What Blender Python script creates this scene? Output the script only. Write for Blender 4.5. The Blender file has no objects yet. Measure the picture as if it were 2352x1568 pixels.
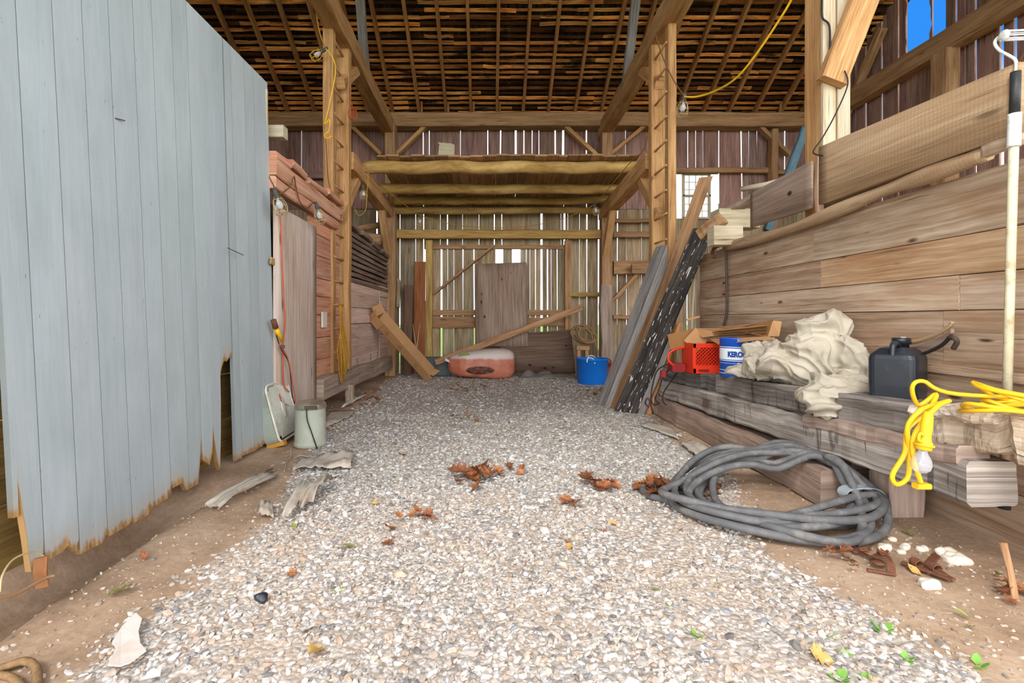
import bpy, bmesh, math, random
from mathutils import Vector as V, Matrix, Euler, noise
import numpy as np
R = random.Random(7)
C = bpy.context.scene.collection
sc = bpy.context.scene

# ---------------------------------------------------------------- camera
F, CX, CY, H = 1100.0, 1125.0, 732.0, 1.1          # focal length and horizon in pixels of the 2352x1568 frame, eye height in m
cd = bpy.data.cameras.new('camera'); cam = bpy.data.objects.new('camera', cd); C.objects.link(cam)
cd.sensor_width = 36; cd.lens = F/2352*36
cd.shift_x = (1176-CX)/2352; cd.shift_y = -(784-CY)/2352
cd.clip_start = .05; cd.clip_end = 400
cam.location = (0, 0, H); cam.rotation_euler = (math.pi/2, 0, 0)
sc.camera = cam

# ---------------------------------------------------------------- sky, sun, exposure
sc.view_settings.view_transform = 'Standard'; sc.view_settings.look = 'None'
sc.view_settings.exposure = 0.42; sc.view_settings.gamma = 1
sc.render.film_transparent = False
w = bpy.data.worlds.new('sky'); sc.world = w; w.use_nodes = True
nt = w.node_tree; nt.nodes.clear()
def wn(t, **k):
    n = nt.nodes.new(t)
    for a, b in k.items(): setattr(n, a, b)
    return n
L = nt.links.new
tc = wn('ShaderNodeTexCoord'); sep = wn('ShaderNodeSeparateXYZ'); L(tc.outputs['Generated'], sep.inputs[0])
def mrange(src, a, b, c=0., d=1.):
    n = wn('ShaderNodeMapRange', interpolation_type='SMOOTHSTEP')
    L(src, n.inputs[0])
    for i, v in enumerate((a, b, c, d)): n.inputs[i+1].default_value = v
    return n.outputs[0]
def wmath(op, a, b):
    n = wn('ShaderNodeMath', operation=op)
    for i, s in enumerate((a, b)):
        if isinstance(s, (int, float)): n.inputs[i].default_value = s
        else: L(s, n.inputs[i])
    return n.outputs[0]
blue = wmath('MULTIPLY', mrange(sep.outputs['X'], .42, .58), mrange(sep.outputs['Z'], .22, .38))
cl = wn('ShaderNodeTexNoise'); cl.inputs['Scale'].default_value = 2.2; cl.inputs['Detail'].default_value = 5
L(tc.outputs['Generated'], cl.inputs['Vector'])
mixc = wn('ShaderNodeMix', data_type='RGBA'); L(blue, mixc.inputs[0])
mixc.inputs[6].default_value = (1.55, 1.62, 1.8, 1); mixc.inputs[7].default_value = (.025, .22, .72, 1)
mixb = wn('ShaderNodeMix', data_type='RGBA')
L(mrange(sep.outputs['Y'], .15, -.35), mixb.inputs[0]); L(mixc.outputs[2], mixb.inputs[6])
mixl = wn('ShaderNodeMix', data_type='RGBA'); L(mrange(sep.outputs['Z'], .12, .62), mixl.inputs[0])
mixl.inputs[6].default_value = (4.2, 4.2, 4.3, 1); mixl.inputs[7].default_value = (1.5, 1.53, 1.6, 1); L(mixl.outputs[2], mixb.inputs[7])        # sky made brightest low on the open side, to light the interior
bg = wn('ShaderNodeBackground'); L(mixb.outputs[2], bg.inputs[0]); bg.inputs[1].default_value = 1.0
wo = wn('ShaderNodeOutputWorld'); L(bg.outputs[0], wo.inputs[0])
sd = bpy.data.lights.new('sun', 'SUN'); sun = bpy.data.objects.new('sun', sd); C.objects.link(sun)
sd.energy = 1.5; sd.angle = math.radians(18); sd.color = (1, .97, .93)
sun.rotation_euler = V((.34, .72, -.9)).to_track_quat('-Z', 'Y').to_euler()

# ---------------------------------------------------------------- helpers
def P(px, py, Y): return V(((px-CX)/F*Y, Y, H-(py-CY)/F*Y))        # pixel at depth Y
def PX(px, py, X):                                                  # pixel on the plane x = X
    return P(px, py, X*F/(px-CX))
def PG(px, py, z=0.): return P(px, py, (H-z)*F/(py-CY))            # pixel on the level z
def lin(c):
    return tuple(((x/255)/12.92 if x/255 <= .04045 else ((x/255+.055)/1.055)**2.4) for x in c)
def N3(x, y=0., z=0.): return noise.noise(V((x, y, z)))

class MB:
    def __init__(s): s.v=[]; s.f=[]; s.uv=[]; s.t=[]; s.m=[]; s.s=[]
    def face(s, idx, uv=None, t=(1,1,1), m=0, smooth=False):
        s.f.append(tuple(idx)); s.uv.append(uv or [(0,0)]*len(idx)); s.t.append(t); s.m.append(m); s.s.append(smooth)
    def beam(s, p0, p1, w, h, up=(0,0,1), seg=1, jit=0., ch=.004, t=None, m=0, taper=1., roll=0, smooth=False):
        p0, p1 = V(p0), V(p1); ax = p1-p0; ln = ax.length; ax = ax/ln
        up = V(up)
        if abs(ax.dot(up.normalized())) > .99: up = V((0,1,0))
        sd = ax.cross(up).normalized(); u2 = sd.cross(ax).normalized()
        if roll:
            q = Matrix.Rotation(roll, 3, ax); sd = q@sd; u2 = q@u2
        if t is None: t = tint()
        b = len(s.v); ru, rv = R.random()*50, R.random()*50
        hw, hh = w/2, h/2; c = min(ch, hw*.8, hh*.8)
        sec = [(-hw+c,-hh),(hw-c,-hh),(hw,-hh+c),(hw,hh-c),(hw-c,hh),(-hw+c,hh),(-hw,hh-c),(-hw,-hh+c)]
        per = [0]
        for i in range(8):
            a, d = sec[i], sec[(i+1)%8]; per.append(per[-1]+math.hypot(a[0]-d[0], a[1]-d[1]))
        for k in range(seg+1):
            f = k/seg; ce = p0+ax*ln*f
            dx, dy = (R.uniform(-jit,jit), R.uniform(-jit,jit)) if jit else (0,0)
            sc_ = 1+(taper-1)*f
            for (x, y) in sec:
                jx, jy = (R.uniform(-jit,jit)*.4, R.uniform(-jit,jit)*.4) if jit else (0,0)
                s.v.append(ce+sd*(x*sc_+dx+jx)+u2*(y*sc_+dy+jy))
        for k in range(seg):
            for i in range(8):
                j = (i+1)%8; a = b+k*8
                s.face((a+i, a+j, a+8+j, a+8+i), [(ru+ln*k/seg, rv+per[i]),(ru+ln*k/seg, rv+per[i+1]),(ru+ln*(k+1)/seg, rv+per[i+1]),(ru+ln*(k+1)/seg, rv+per[i])], t, m, smooth)
        e = b+seg*8
        s.face([b+i for i in range(7,-1,-1)], [(ru+sec[i][0]*.3, rv+sec[i][1]) for i in range(7,-1,-1)], t, m)
        s.face([e+i for i in range(8)], [(ru+sec[i][0]*.3, rv+sec[i][1]) for i in range(8)], t, m)
        return s
    def box(s, lo, hi, **k):
        lo, hi = V(lo), V(hi); d = hi-lo; c = (lo+hi)/2
        ax = max(range(3), key=lambda i: d[i])
        a, b = V(c), V(c); a[ax] = lo[ax]; b[ax] = hi[ax]
        if ax == 0: return s.beam(a, b, d.y, d.z, (0,0,1), **k)
        if ax == 1: return s.beam(a, b, d.x, d.z, (0,0,1), **k)
        return s.beam(a, b, d.x, d.y, (0,1,0), **k)
    def tube(s, pts, r, n=8, t=(1,1,1), m=0, closed=False, sm=0, cap=True):
        pts = [V(p) for p in pts]
        if sm: pts = spline(pts, sm, closed)
        b = len(s.v); k = len(pts); nrm = None; u = 0; us = []
        for i, p in enumerate(pts):
            if closed: tg = pts[(i+1)%k]-pts[i-1]
            else: tg = pts[min(i+1,k-1)]-pts[max(i-1,0)]
            if tg.length < 1e-9: tg = V((0,0,1))
            tg.normalize()
            if nrm is None:
                nrm = tg.orthogonal().normalized()
            nrm = (nrm-tg*nrm.dot(tg))
            if nrm.length < 1e-6: nrm = tg.orthogonal()
            nrm.normalize(); bn = tg.cross(nrm)
            rr = r(i/(k-1)) if callable(r) else r
            if i: u += (pts[i]-pts[i-1]).length
            us.append(u)
            for j in range(n):
                a = 2*math.pi*j/n; s.v.append(p+nrm*math.cos(a)*rr+bn*math.sin(a)*rr)
        for i in range(k if closed else k-1):
            i2 = (i+1)%k
            for j in range(n):
                j2 = (j+1)%n
                s.face((b+i*n+j, b+i*n+j2, b+i2*n+j2, b+i2*n+j), [(us[i], j/n*.1),(us[i],(j+1)/n*.1),(us[i2],(j+1)/n*.1),(us[i2],j/n*.1)], t, m, True)
        if not closed and cap:
            s.face([b+j for j in range(n-1,-1,-1)], None, t, m); s.face([b+(k-1)*n+j for j in range(n)], None, t, m)
        return s
    def lathe(s, prof, n=24, c=(0,0,0), t=(1,1,1), m=0, M=None, sx=1, sy=1, smooth=True, cap=True):
        b = len(s.v); c = V(c); k = len(prof)
        for (r, z) in prof:
            for j in range(n):
                a = 2*math.pi*j/n; p = V((r*math.cos(a)*sx, r*math.sin(a)*sy, z))
                s.v.append((M@p if M else p)+c)
        for i in range(k-1):
            for j in range(n):
                j2 = (j+1)%n
                s.face((b+i*n+j, b+i*n+j2, b+(i+1)*n+j2, b+(i+1)*n+j), [(j/n, prof[i][1]),((j+1)/n, prof[i][1]),((j+1)/n, prof[i+1][1]),(j/n, prof[i+1][1])], t, m, smooth)
        if cap and prof[0][0] > 1e-5: s.face([b+j for j in range(n-1,-1,-1)], None, t, m)
        if cap and prof[-1][0] > 1e-5: s.face([b+(k-1)*n+j for j in range(n)], None, t, m)
        return s
    def prism(s, pts, off, t=None, m=0, uvs=None):
        """pts: 3-D outline, extruded by the vector off"""
        pts = [V(p) for p in pts]; off = V(off); b = len(s.v); n = len(pts)
        if t is None: t = tint()
        s.v += pts+[p+off for p in pts]
        uvs = uvs or [(p.x, p.z) for p in pts]
        s.face(range(n-1,-1,-1), [uvs[i] for i in range(n-1,-1,-1)], t, m)
        s.face(range(n, 2*n) if False else [b+n+i for i in range(n)], uvs, t, m)
        s.f[-2] = tuple(b+i for i in range(n-1,-1,-1))
        for i in range(n):
            j = (i+1)%n
            s.face((b+i, b+j, b+n+j, b+n+i), [uvs[i], uvs[j], uvs[j], uvs[i]], t, m)
        return s
    def grid(s, fn, nu, nv, t=(1,1,1), m=0, thick=0., uvs=(1,1), smooth=True):
        """fn(u,v) -> point; a sheet with optional thickness"""
        b = len(s.v); p = [[V(fn(i/nu, j/nv)) for j in range(nv+1)] for i in range(nu+1)]
        for i in range(nu+1):
            for j in range(nv+1): s.v.append(p[i][j])
        id_ = lambda i, j: b+i*(nv+1)+j
        for i in range(nu):
            for j in range(nv):
                s.face((id_(i,j), id_(i+1,j), id_(i+1,j+1), id_(i,j+1)), [(i/nu*uvs[0], j/nv*uvs[1]),((i+1)/nu*uvs[0], j/nv*uvs[1]),((i+1)/nu*uvs[0],(j+1)/nv*uvs[1]),(i/nu*uvs[0],(j+1)/nv*uvs[1])], t, m, smooth)
        return s
    def mesh(s, name, mats, org):
        me = bpy.data.meshes.new(name)
        me.from_pydata([v-org for v in s.v], [], s.f)
        fu = [c for f in s.uv for q in f for c in q]
        me.uv_layers.new(name='UVMap').data.foreach_set('uv', fu)
        ca = me.color_attributes.new('tint', 'FLOAT_COLOR', 'CORNER')
        ft = []
        for f, t in zip(s.f, s.t): ft += [t[0], t[1], t[2], 1.]*len(f)
        ca.data.foreach_set('color', ft)
        for m in (mats if isinstance(mats, (list, tuple)) else [mats]): me.materials.append(m)
        me.polygons.foreach_set('material_index', s.m); me.polygons.foreach_set('use_smooth', s.s)
        me.update(); return me
    def obj(s, name, mats, parent=None, label=None, cat=None, group=None, kind=None, local=False, org=None, thick=0., solid_off=-1, bevel=0.):
        if parent is not None: org = V((0,0,0)) if local else WL[parent.name]
        elif org is None:
            xs = [v.x for v in s.v]; ys = [v.y for v in s.v]; zs = [v.z for v in s.v]
            org = V(((min(xs)+max(xs))/2, (min(ys)+max(ys))/2, min(zs)))
        org = V(org)
        o = bpy.data.objects.new(name, s.mesh(name, mats, org)); C.objects.link(o)
        if parent is not None: o.parent = parent; WL[o.name] = WL[parent.name]
        else: o.location = org; WL[o.name] = org.copy()
        if thick:
            md = o.modifiers.new('thickness', 'SOLIDIFY'); md.thickness = thick; md.offset = solid_off
        if bevel:
            md = o.modifiers.new('bevel', 'BEVEL'); md.width = bevel; md.segments = 2; md.limit_method = 'ANGLE'
        tag(o, label, cat, group, kind); return o
WL = {}
def tag(o, label=None, cat=None, group=None, kind=None):
    for k, v in (('label', label), ('category', cat), ('group', group), ('kind', kind)):
        if v: o[k] = v
    return o
def thing(name, label, cat, loc=(0,0,0), group=None, rot=None, scale=None):
    o = bpy.data.objects.new(name, None); C.objects.link(o); o.location = loc; o.empty_display_size = .1
    if rot is not None: o.rotation_euler = rot
    if scale: o.scale = (scale,)*3
    WL[o.name] = V(loc); return tag(o, label, cat, group)
def rough(o, lv, size, st):
    m = o.modifiers.new('sub', 'SUBSURF'); m.subdivision_type = 'SIMPLE'; m.levels = m.render_levels = lv
    t = bpy.data.textures.get('rough%g' % size) or bpy.data.textures.new('rough%g' % size, 'CLOUDS'); t.noise_scale = size; t.noise_depth = 3
    m = o.modifiers.new('disp', 'DISPLACE'); m.texture = t; m.strength = st; m.mid_level = .5; m.texture_coords = 'LOCAL'
    return o
def dup(root, loc, rot, label=None, group=None, scale=None):
    kids = {}
    def cp(o, par):
        c = o.copy(); C.objects.link(c); c.parent = par
        for ch in kids_of.get(o.name, []): cp(ch, c)
        return c
    kids_of = {}
    for o in C.objects:
        if o.parent: kids_of.setdefault(o.parent.name, []).append(o)
    r = cp(root, None); r.location = loc; r.rotation_euler = rot
    if scale: r.scale = (scale,)*3
    if label: r['label'] = label
    if group: r['group'] = group
    return r
def tint(a=.12, h=.03):
    g = 1+R.uniform(-a, a); return (g*(1+R.uniform(-h,h)), g, g*(1+R.uniform(-h,h)))
def spline(p, n, closed=False):
    out = []; k = len(p); rng = range(k if closed else k-1)
    for i in rng:
        if closed: a, b, c, d = p[i-1], p[i], p[(i+1)%k], p[(i+2)%k]
        else: a, b, c, d = p[max(i-1,0)], p[i], p[i+1], p[min(i+2,k-1)]
        for j in range(n):
            t = j/n
            out.append(.5*((2*b)+(c-a)*t+(2*a-5*b+4*c-d)*t*t+(3*b-a-3*c+d)*t**3))
    if not closed: out.append(p[-1])
    return out

# ---------------------------------------------------------------- materials
class NT:
    def __init__(s, name):
        s.m = bpy.data.materials.new(name); s.m.use_nodes = True; s.t = s.m.node_tree
        s.b = s.t.nodes['Principled BSDF']
    def n(s, typ, ins=None, **k):
        n = s.t.nodes.new(typ)
        for a, b in k.items(): setattr(n, a, b)
        for a, b in (ins or {}).items(): s.set(n.inputs[a], b)
        return n
    def set(s, sock, v):
        if hasattr(v, 'links') or isinstance(v, bpy.types.NodeSocket): s.t.links.new(v, sock)
        elif isinstance(v, tuple) and len(v) == 3 and sock.type == 'RGBA': sock.default_value = (*v, 1)
        else: sock.default_value = v
    def math(s, op, a, b=0., c=None):
        n = s.n('ShaderNodeMath', operation=op); s.set(n.inputs[0], a); s.set(n.inputs[1], b)
        if c is not None: s.set(n.inputs[2], c)
        return n.outputs[0]
    def mix(s, f, a, b, mode='MIX'):
        n = s.n('ShaderNodeMix', data_type='RGBA', blend_type=mode); s.set(n.inputs[0], f); s.set(n.inputs[6], a); s.set(n.inputs[7], b)
        return n.outputs[2]
    def ramp(s, f, stops):
        n = s.n('ShaderNodeValToRGB'); e = n.color_ramp.elements
        while len(e) < len(stops): e.new(.5)
        for x, (p, c) in zip(e, stops): x.position = p; x.color = (*c, 1)
        s.set(n.inputs[0], f); return n.outputs[0]
    def noise(s, vec, scale, detail=4, rough=.6, dist=0.):
        n = s.n('ShaderNodeTexNoise', {'Scale': scale, 'Detail': detail, 'Roughness': rough, 'Distortion': dist})
        s.set(n.inputs['Vector'], vec); return n.outputs['Fac']
    def mapv(s, vec, sc_=(1,1,1), loc=(0,0,0)):
        n = s.n('ShaderNodeMapping'); s.set(n.inputs[0], vec); n.inputs['Scale'].default_value = sc_; n.inputs['Location'].default_value = loc
        return n.outputs[0]
    def sstep(s, f, a, b):
        n = s.n('ShaderNodeMapRange', interpolation_type='SMOOTHSTEP'); s.set(n.inputs[0], f); n.inputs[1].default_value = a; n.inputs[2].default_value = b
        return n.outputs[0]
    def bump(s, h, strength=.3, dist=.01):
        n = s.n('ShaderNodeBump', {'Strength': strength, 'Distance': dist}); s.set(n.inputs['Height'], h); s.t.links.new(n.outputs[0], s.b.inputs['Normal'])
    def fin(s, col, rough=.8, spec=.25, metal=0.):
        s.set(s.b.inputs['Base Color'], col); s.set(s.b.inputs['Roughness'], rough)
        s.b.inputs['Specular IOR Level'].default_value = spec; s.b.inputs['Metallic'].default_value = metal
        return s.m
    @property
    def uv(s): return s.n('ShaderNodeUVMap', uv_map='UVMap').outputs[0]
    @property
    def tint(s): return s.n('ShaderNodeAttribute', attribute_name='tint').outputs['Color']
    @property
    def obj(s): return s.n('ShaderNodeTexCoord').outputs['Object']

def wood(name, dark, mid, light, grain=1., bump=.35, knots=.5, stain=None, stain_amt=0., rough=.85, patch=3., flecks=None, saw=0., axe=0., kscale=(1.6,5.5)):
    """weathered board: grain runs along u (metres), every board has its own tint"""
    t = NT(name); uv = t.uv
    warp = t.noise(t.mapv(uv, (1.3, 5, 1)), 1., 3)
    v2 = t.n('ShaderNodeVectorMath', operation='ADD'); t.set(v2.inputs[0], uv)
    cx = t.n('ShaderNodeCombineXYZ'); t.set(cx.inputs[1], t.math('MULTIPLY', warp, .07)); t.set(v2.inputs[1], cx.outputs[0])
    g1 = t.noise(t.mapv(v2.outputs[0], (2.2*grain, 75*grain, 1)), 1., 5, .65)
    g2 = t.noise(t.mapv(v2.outputs[0], (1.0, 22, 1)), 1., 4, .6)
    pt = t.noise(t.mapv(uv, (patch*.5, patch*2.2, 1)), 1., 4, .6)
    f = t.math('ADD', t.math('MULTIPLY', g1, .45), t.math('ADD', t.math('MULTIPLY', g2, .35), t.math('MULTIPLY', pt, .35)))
    col = t.ramp(f, [(.36, dark), (.53, mid), (.74, light)])
    if stain:
        col = t.mix(t.math('MULTIPLY', t.sstep(t.noise(t.mapv(uv, (1.1, 4.5, 1), (7,3,0)), 1., 4), .5, .68), stain_amt), col, stain)
    crack = t.sstep(t.noise(t.mapv(v2.outputs[0], (1.1, 48, 1), (3,9,0)), 1., 2), .33, .27)
    col = t.mix(t.math('MULTIPLY', crack, .75), col, tuple(x*.22 for x in dark))
    if knots:
        vo = t.n('ShaderNodeTexVoronoi', {'Scale': 1., 'Randomness': 1.}); t.set(vo.inputs['Vector'], t.mapv(v2.outputs[0], (*kscale, 1)))
        k = t.sstep(vo.outputs['Distance'], .15, .05)
        col = t.mix(t.math('MULTIPLY', k, knots), col, tuple(x*.35 for x in dark))
    if saw:
        wv = t.n('ShaderNodeTexWave', {'Scale': 14., 'Distortion': 3., 'Detail': 2., 'Detail Scale': .6}, wave_type='BANDS', bands_direction='X'); t.set(wv.inputs['Vector'], uv)
        col = t.mix(t.math('MULTIPLY', wv.outputs['Fac'], saw), col, tuple(x*.55 for x in mid))
    if axe:
        ax_ = t.sstep(t.noise(t.mapv(uv, (16, 1.6, 1)), 1., 3, .6, .6), .40, .34)
        col = t.mix(t.math('MULTIPLY', ax_, axe), col, tuple(x*.45 for x in dark))
    if flecks:
        fl = t.sstep(t.noise(t.mapv(uv, (9, 42, 1)), 1., 2, .5, .6), .635, .66)
        col = t.mix(fl, col, flecks)
    col = t.mix(1., col, t.tint, 'MULTIPLY')
    t.bump(t.math('SUBTRACT', g1, t.math('MULTIPLY', crack, 1.2)), bump, .006)
    return t.fin(col, rough, .2)
def plain(name, c, rough=.6, var=.15, scale=8., spec=.4, metal=0., bump=0., dirt=None, dirt_amt=.5, dscale=5.):
    t = NT(name); o = t.obj
    n1 = t.noise(o, scale, 5); k1 = tuple(x*(1-var) for x in c); k2 = tuple(min(1,x*(1+var)) for x in c)
    col = t.ramp(n1, [(.3, k1), (.7, k2)])
    if dirt: col = t.mix(t.math('MULTIPLY', t.sstep(t.noise(o, dscale, 6, .65), .48, .66), dirt_amt), col, dirt)
    col = t.mix(1., col, t.tint, 'MULTIPLY')
    if bump: t.bump(t.noise(o, scale*5, 4), bump, .004)
    return t.fin(col, rough, spec, metal)

M = {}
M['golden']  = wood('golden_timber', lin((98,66,38)), lin((178,132,86)), lin((220,180,128)), bump=.3, knots=.35)
M['log']     = wood('olive_log', lin((92,68,32)), lin((160,128,72)), lin((206,176,112)), bump=.4, knots=.3)
M['brown']   = wood('brown_timber', lin((84,58,38)), lin((152,116,82)), lin((196,160,120)), bump=.35)
M['rafter']  = wood('rafter_wood', lin((74,44,22)), lin((138,92,52)), lin((188,140,90)), bump=.3)
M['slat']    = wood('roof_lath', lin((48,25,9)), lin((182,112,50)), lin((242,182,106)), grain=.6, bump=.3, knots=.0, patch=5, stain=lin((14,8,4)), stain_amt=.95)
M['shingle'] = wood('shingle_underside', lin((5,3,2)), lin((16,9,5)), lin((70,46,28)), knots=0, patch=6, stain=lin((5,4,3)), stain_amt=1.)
M['redwall'] = wood('red_brown_siding', lin((72,46,40)), lin((136,104,94)), lin((184,154,142)), bump=.3, knots=.3, patch=2)
M['olivewall']= wood('olive_siding', lin((74,58,40)), lin((146,126,98)), lin((196,180,150)), bump=.35, knots=.3, patch=2)
M['lining']  = wood('grey_brown_planks', lin((104,78,58)), lin((176,148,122)), lin((222,202,178)), grain=.7, bump=.4, knots=.9, stain=lin((162,112,68)), stain_amt=.4, patch=2.2, kscale=(2.6,9.))
M['sawn']    = wood('saw_marked_plank', lin((122,94,68)), lin((170,140,108)), lin((202,178,146)), grain=.6, bump=.35, knots=.6, saw=.22, patch=1.6)
M['shed']    = wood('pink_brown_planks', lin((136,104,90)), lin((204,172,154)), lin((232,208,194)), grain=.7, bump=.3, knots=.4, patch=2)
M['shedred'] = wood('red_planks', lin((114,70,50)), lin((190,134,106)), lin((224,182,156)), grain=.7, bump=.3, knots=.3, patch=2.2)
M['greyslat']= wood('grey_brown_slats', lin((52,40,32)), lin((112,92,78)), lin((160,140,124)), bump=.35, knots=.3)
M['ply']     = wood('weathered_plywood', lin((126,100,84)), lin((188,166,150)), lin((222,210,198)), grain=.35, bump=.2, knots=.6, patch=1.6, stain=lin((214,202,192)), stain_amt=.6)
M['plydark'] = wood('dark_plywood', lin((80,60,48)), lin((140,118,102)), lin((180,160,144)), grain=.35, bump=.2, knots=.95, patch=1.6, kscale=(3.2,5.5))
M['greybeam']= wood('hewn_grey_timber', lin((46,42,39)), lin((124,117,111)), lin((196,188,180)), grain=.6, bump=.6, knots=.4, patch=2.5, axe=.6)
M['sillbeam']= wood('brown_grey_timber', lin((96,76,64)), lin((156,136,122)), lin((200,182,168)), grain=.5, bump=.3, knots=.3)
M['palebeam']= wood('pale_broken_timber', lin((108,84,62)), lin((180,162,140)), lin((220,210,196)), grain=.7, bump=.7, knots=.4)
M['greyboard']= wood('grey_board', lin((62,58,54)), lin((128,122,118)), lin((176,170,166)), bump=.3, knots=.2)
M['orangeboard']= wood('fresh_orange_board', lin((124,72,40)), lin((190,128,82)), lin((222,170,124)), bump=.25, knots=.3)
M['blackboard']= wood('peeling_black_board', lin((22,20,19)), lin((52,48,45)), lin((100,92,86)), bump=.3, knots=.2, flecks=lin((222,216,208)))
M['palewood']= wood('pale_painted_wood', lin((136,116,86)), lin((190,174,144)), lin((220,210,188)), bump=.3, knots=.2)
M['card']    = plain('cardboard', lin((190,146,102)), .85, .08, 6, .15)
M['card2']   = plain('cardboard_inside', lin((150,108,68)), .9, .1, 6, .1)
M['cardtape']= plain('cardboard_mark', lin((112,78,44)), .85, .2, 20, .1)
M['fabric']  = plain('torn_ground_cloth', lin((190,180,166)), .9, .12, 7, .1, bump=.3, dirt=lin((150,126,104)), dirt_amt=.6)
M['paleplastic'] = plain('white_plastic_scrap', lin((226,220,212)), .6, .06, 6, .3, dirt=lin((196,170,148)), dirt_amt=.5)
M['canvas']  = plain('canvas', lin((184,175,158)), .95, .1, 7, .1, bump=.25, dirt=lin((158,144,120)), dirt_amt=.45)
M['hose']    = plain('black_rubber_hose', lin((98,98,99)), .62, .2, 14, .35, bump=.1, dirt=lin((142,138,132)), dirt_amt=.55, dscale=9)
M['blackplastic'] = plain('black_plastic', lin((30,36,44)), .38, .2, 9, .5, bump=.06, dirt=lin((78,84,90)), dirt_amt=.4)
M['yellow']  = plain('yellow_cord', lin((240,190,30)), .45, .08, 12, .4)
M['oldyellow']= plain('dull_yellow_cord', lin((172,126,40)), .6, .25, 30, .3)
M['browncord']= plain('brown_cord', lin((112,82,52)), .7, .2, 20, .2)
M['orangecord']= plain('orange_cord', lin((196,84,48)), .5, .12, 12, .3)
M['blackcord']= plain('black_cord', lin((42,40,40)), .6, .2, 12, .3)
M['wire']    = plain('cage_wire', lin((196,176,130)), .5, .2, 20, .5, .3)
M['yellowwire']= plain('yellow_cage_wire', lin((222,176,70)), .5, .15, 20, .4)
M['socket']  = plain('grey_rubber_socket', lin((84,82,78)), .7, .2, 20, .2)
M['rust']    = plain('rusty_iron', lin((124,82,62)), .85, .3, 24, .2, .2, bump=.4, dirt=lin((84,52,38)), dirt_amt=.7, dscale=20)
M['iron']    = plain('dark_iron', lin((94,80,72)), .7, .25, 20, .3, .3, bump=.2)
M['fanpaint']= plain('grey_green_enamel', lin((150,160,146)), .45, .08, 7, .4, dirt=lin((120,112,92)), dirt_amt=.35)
M['fantrim'] = plain('cream_grille_metal', lin((216,214,200)), .4, .06, 7, .4, dirt=lin((150,138,112)), dirt_amt=.4)
M['fandark'] = plain('fan_dark_inside', lin((78,66,54)), .8, .2, 7, .2)
M['goldplastic']= plain('amber_plastic', lin((198,142,54)), .5, .1, 7, .4)
M['pail']    = plain('grey_green_pail', lin((176,182,166)), .4, .05, 5, .45, dirt=lin((140,132,104)), dirt_amt=.4, dscale=4)
M['chrome']  = plain('dull_chrome', lin((176,170,150)), .28, .1, 9, .5, .75)
M['bluetub'] = plain('bright_blue_plastic', lin((12,116,216)), .45, .05, 5, .4)
M['blue']    = plain('kerosene_blue', lin((20,92,206)), .4, .05, 5, .45)
M['white']   = plain('white_print', lin((226,232,238)), .45, .04, 6, .4)
M['darkblue']= plain('dark_blue_print', lin((18,70,150)), .45, .04, 6, .4)
M['red']     = plain('orange_red_plastic', lin((232,58,28)), .42, .06, 6, .45)
M['darkred'] = plain('dark_red_metal', lin((136,34,34)), .5, .12, 8, .4)
M['bagorange']= None
M['greycloth']= plain('grey_blue_box', lin((92,104,104)), .8, .12, 5, .2)
M['greytarp']= plain('grey_tarp', lin((128,122,114)), .6, .15, 6, .35, bump=.2)
M['rope']    = plain('tan_rope', lin((146,116,84)), .9, .25, 60, .1, bump=.5)
M['polepaint']= plain('painted_pole', lin((214,208,176)), .45, .12, 16, .4, dirt=lin((160,120,70)), dirt_amt=.5, dscale=14)
M['polewhite']= plain('white_pole_paint', lin((226,228,226)), .45, .06, 16, .4, dirt=lin((150,140,120)), dirt_amt=.4, dscale=20)
M['tape']    = plain('dark_tape', lin((44,46,46)), .5, .3, 30, .4, bump=.3)
M['ducttape']= plain('silver_tape', lin((158,168,174)), .4, .1, 12, .5)
M['ink']     = plain('dark_ink', lin((36,28,22)), .8, .1, 9, .2)
M['leaf']    = None
M['leafy']   = plain('yellow_leaf', lin((196,158,92)), .75, .2, 30, .2)
M['leafg']   = plain('pale_green_leaf', lin((146,150,84)), .7, .2, 30, .25)
M['weed']    = plain('green_weed', lin((124,176,74)), .6, .15, 30, .3)
M['rock']    = plain('white_rock', lin((226,214,198)), .9, .1, 9, .2, bump=.4)
M['bluepaint']= plain('faded_blue_paint', lin((72,98,108)), .7, .15, 10, .3)
M['brick']   = plain('worn_brick', lin((150,104,70)), .9, .2, 12, .1, bump=.4)
M['stub']    = plain('rusty_brown_stub', lin((104,72,54)), .85, .2, 8, .2)
M['tag']     = plain('cream_plate', lin((214,204,186)), .5, .05, 8, .3)
def glass(name, tintc=(1,1,1), rough=.05):
    t = NT(name); t.fin(tintc, rough, .5); t.b.inputs['Transmission Weight'].default_value = 1.; t.b.inputs['IOR'].default_value = 1.2; return t.m
M['bulb'] = plain('frosted_bulb_glass', lin((206,210,220)), .2, .05, 5, .6)
M['pane'] = glass('window_glass', (.92,.97,1.), .02)
def bulbglass():
    t = NT('clear_bulb_glass'); t.fin((.9,.9,.95), .08, .5); t.b.inputs['Transmission Weight'].default_value = .75; t.b.inputs['IOR'].default_value = 1.1; return t.m
M['bulbclear'] = bulbglass()
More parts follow.
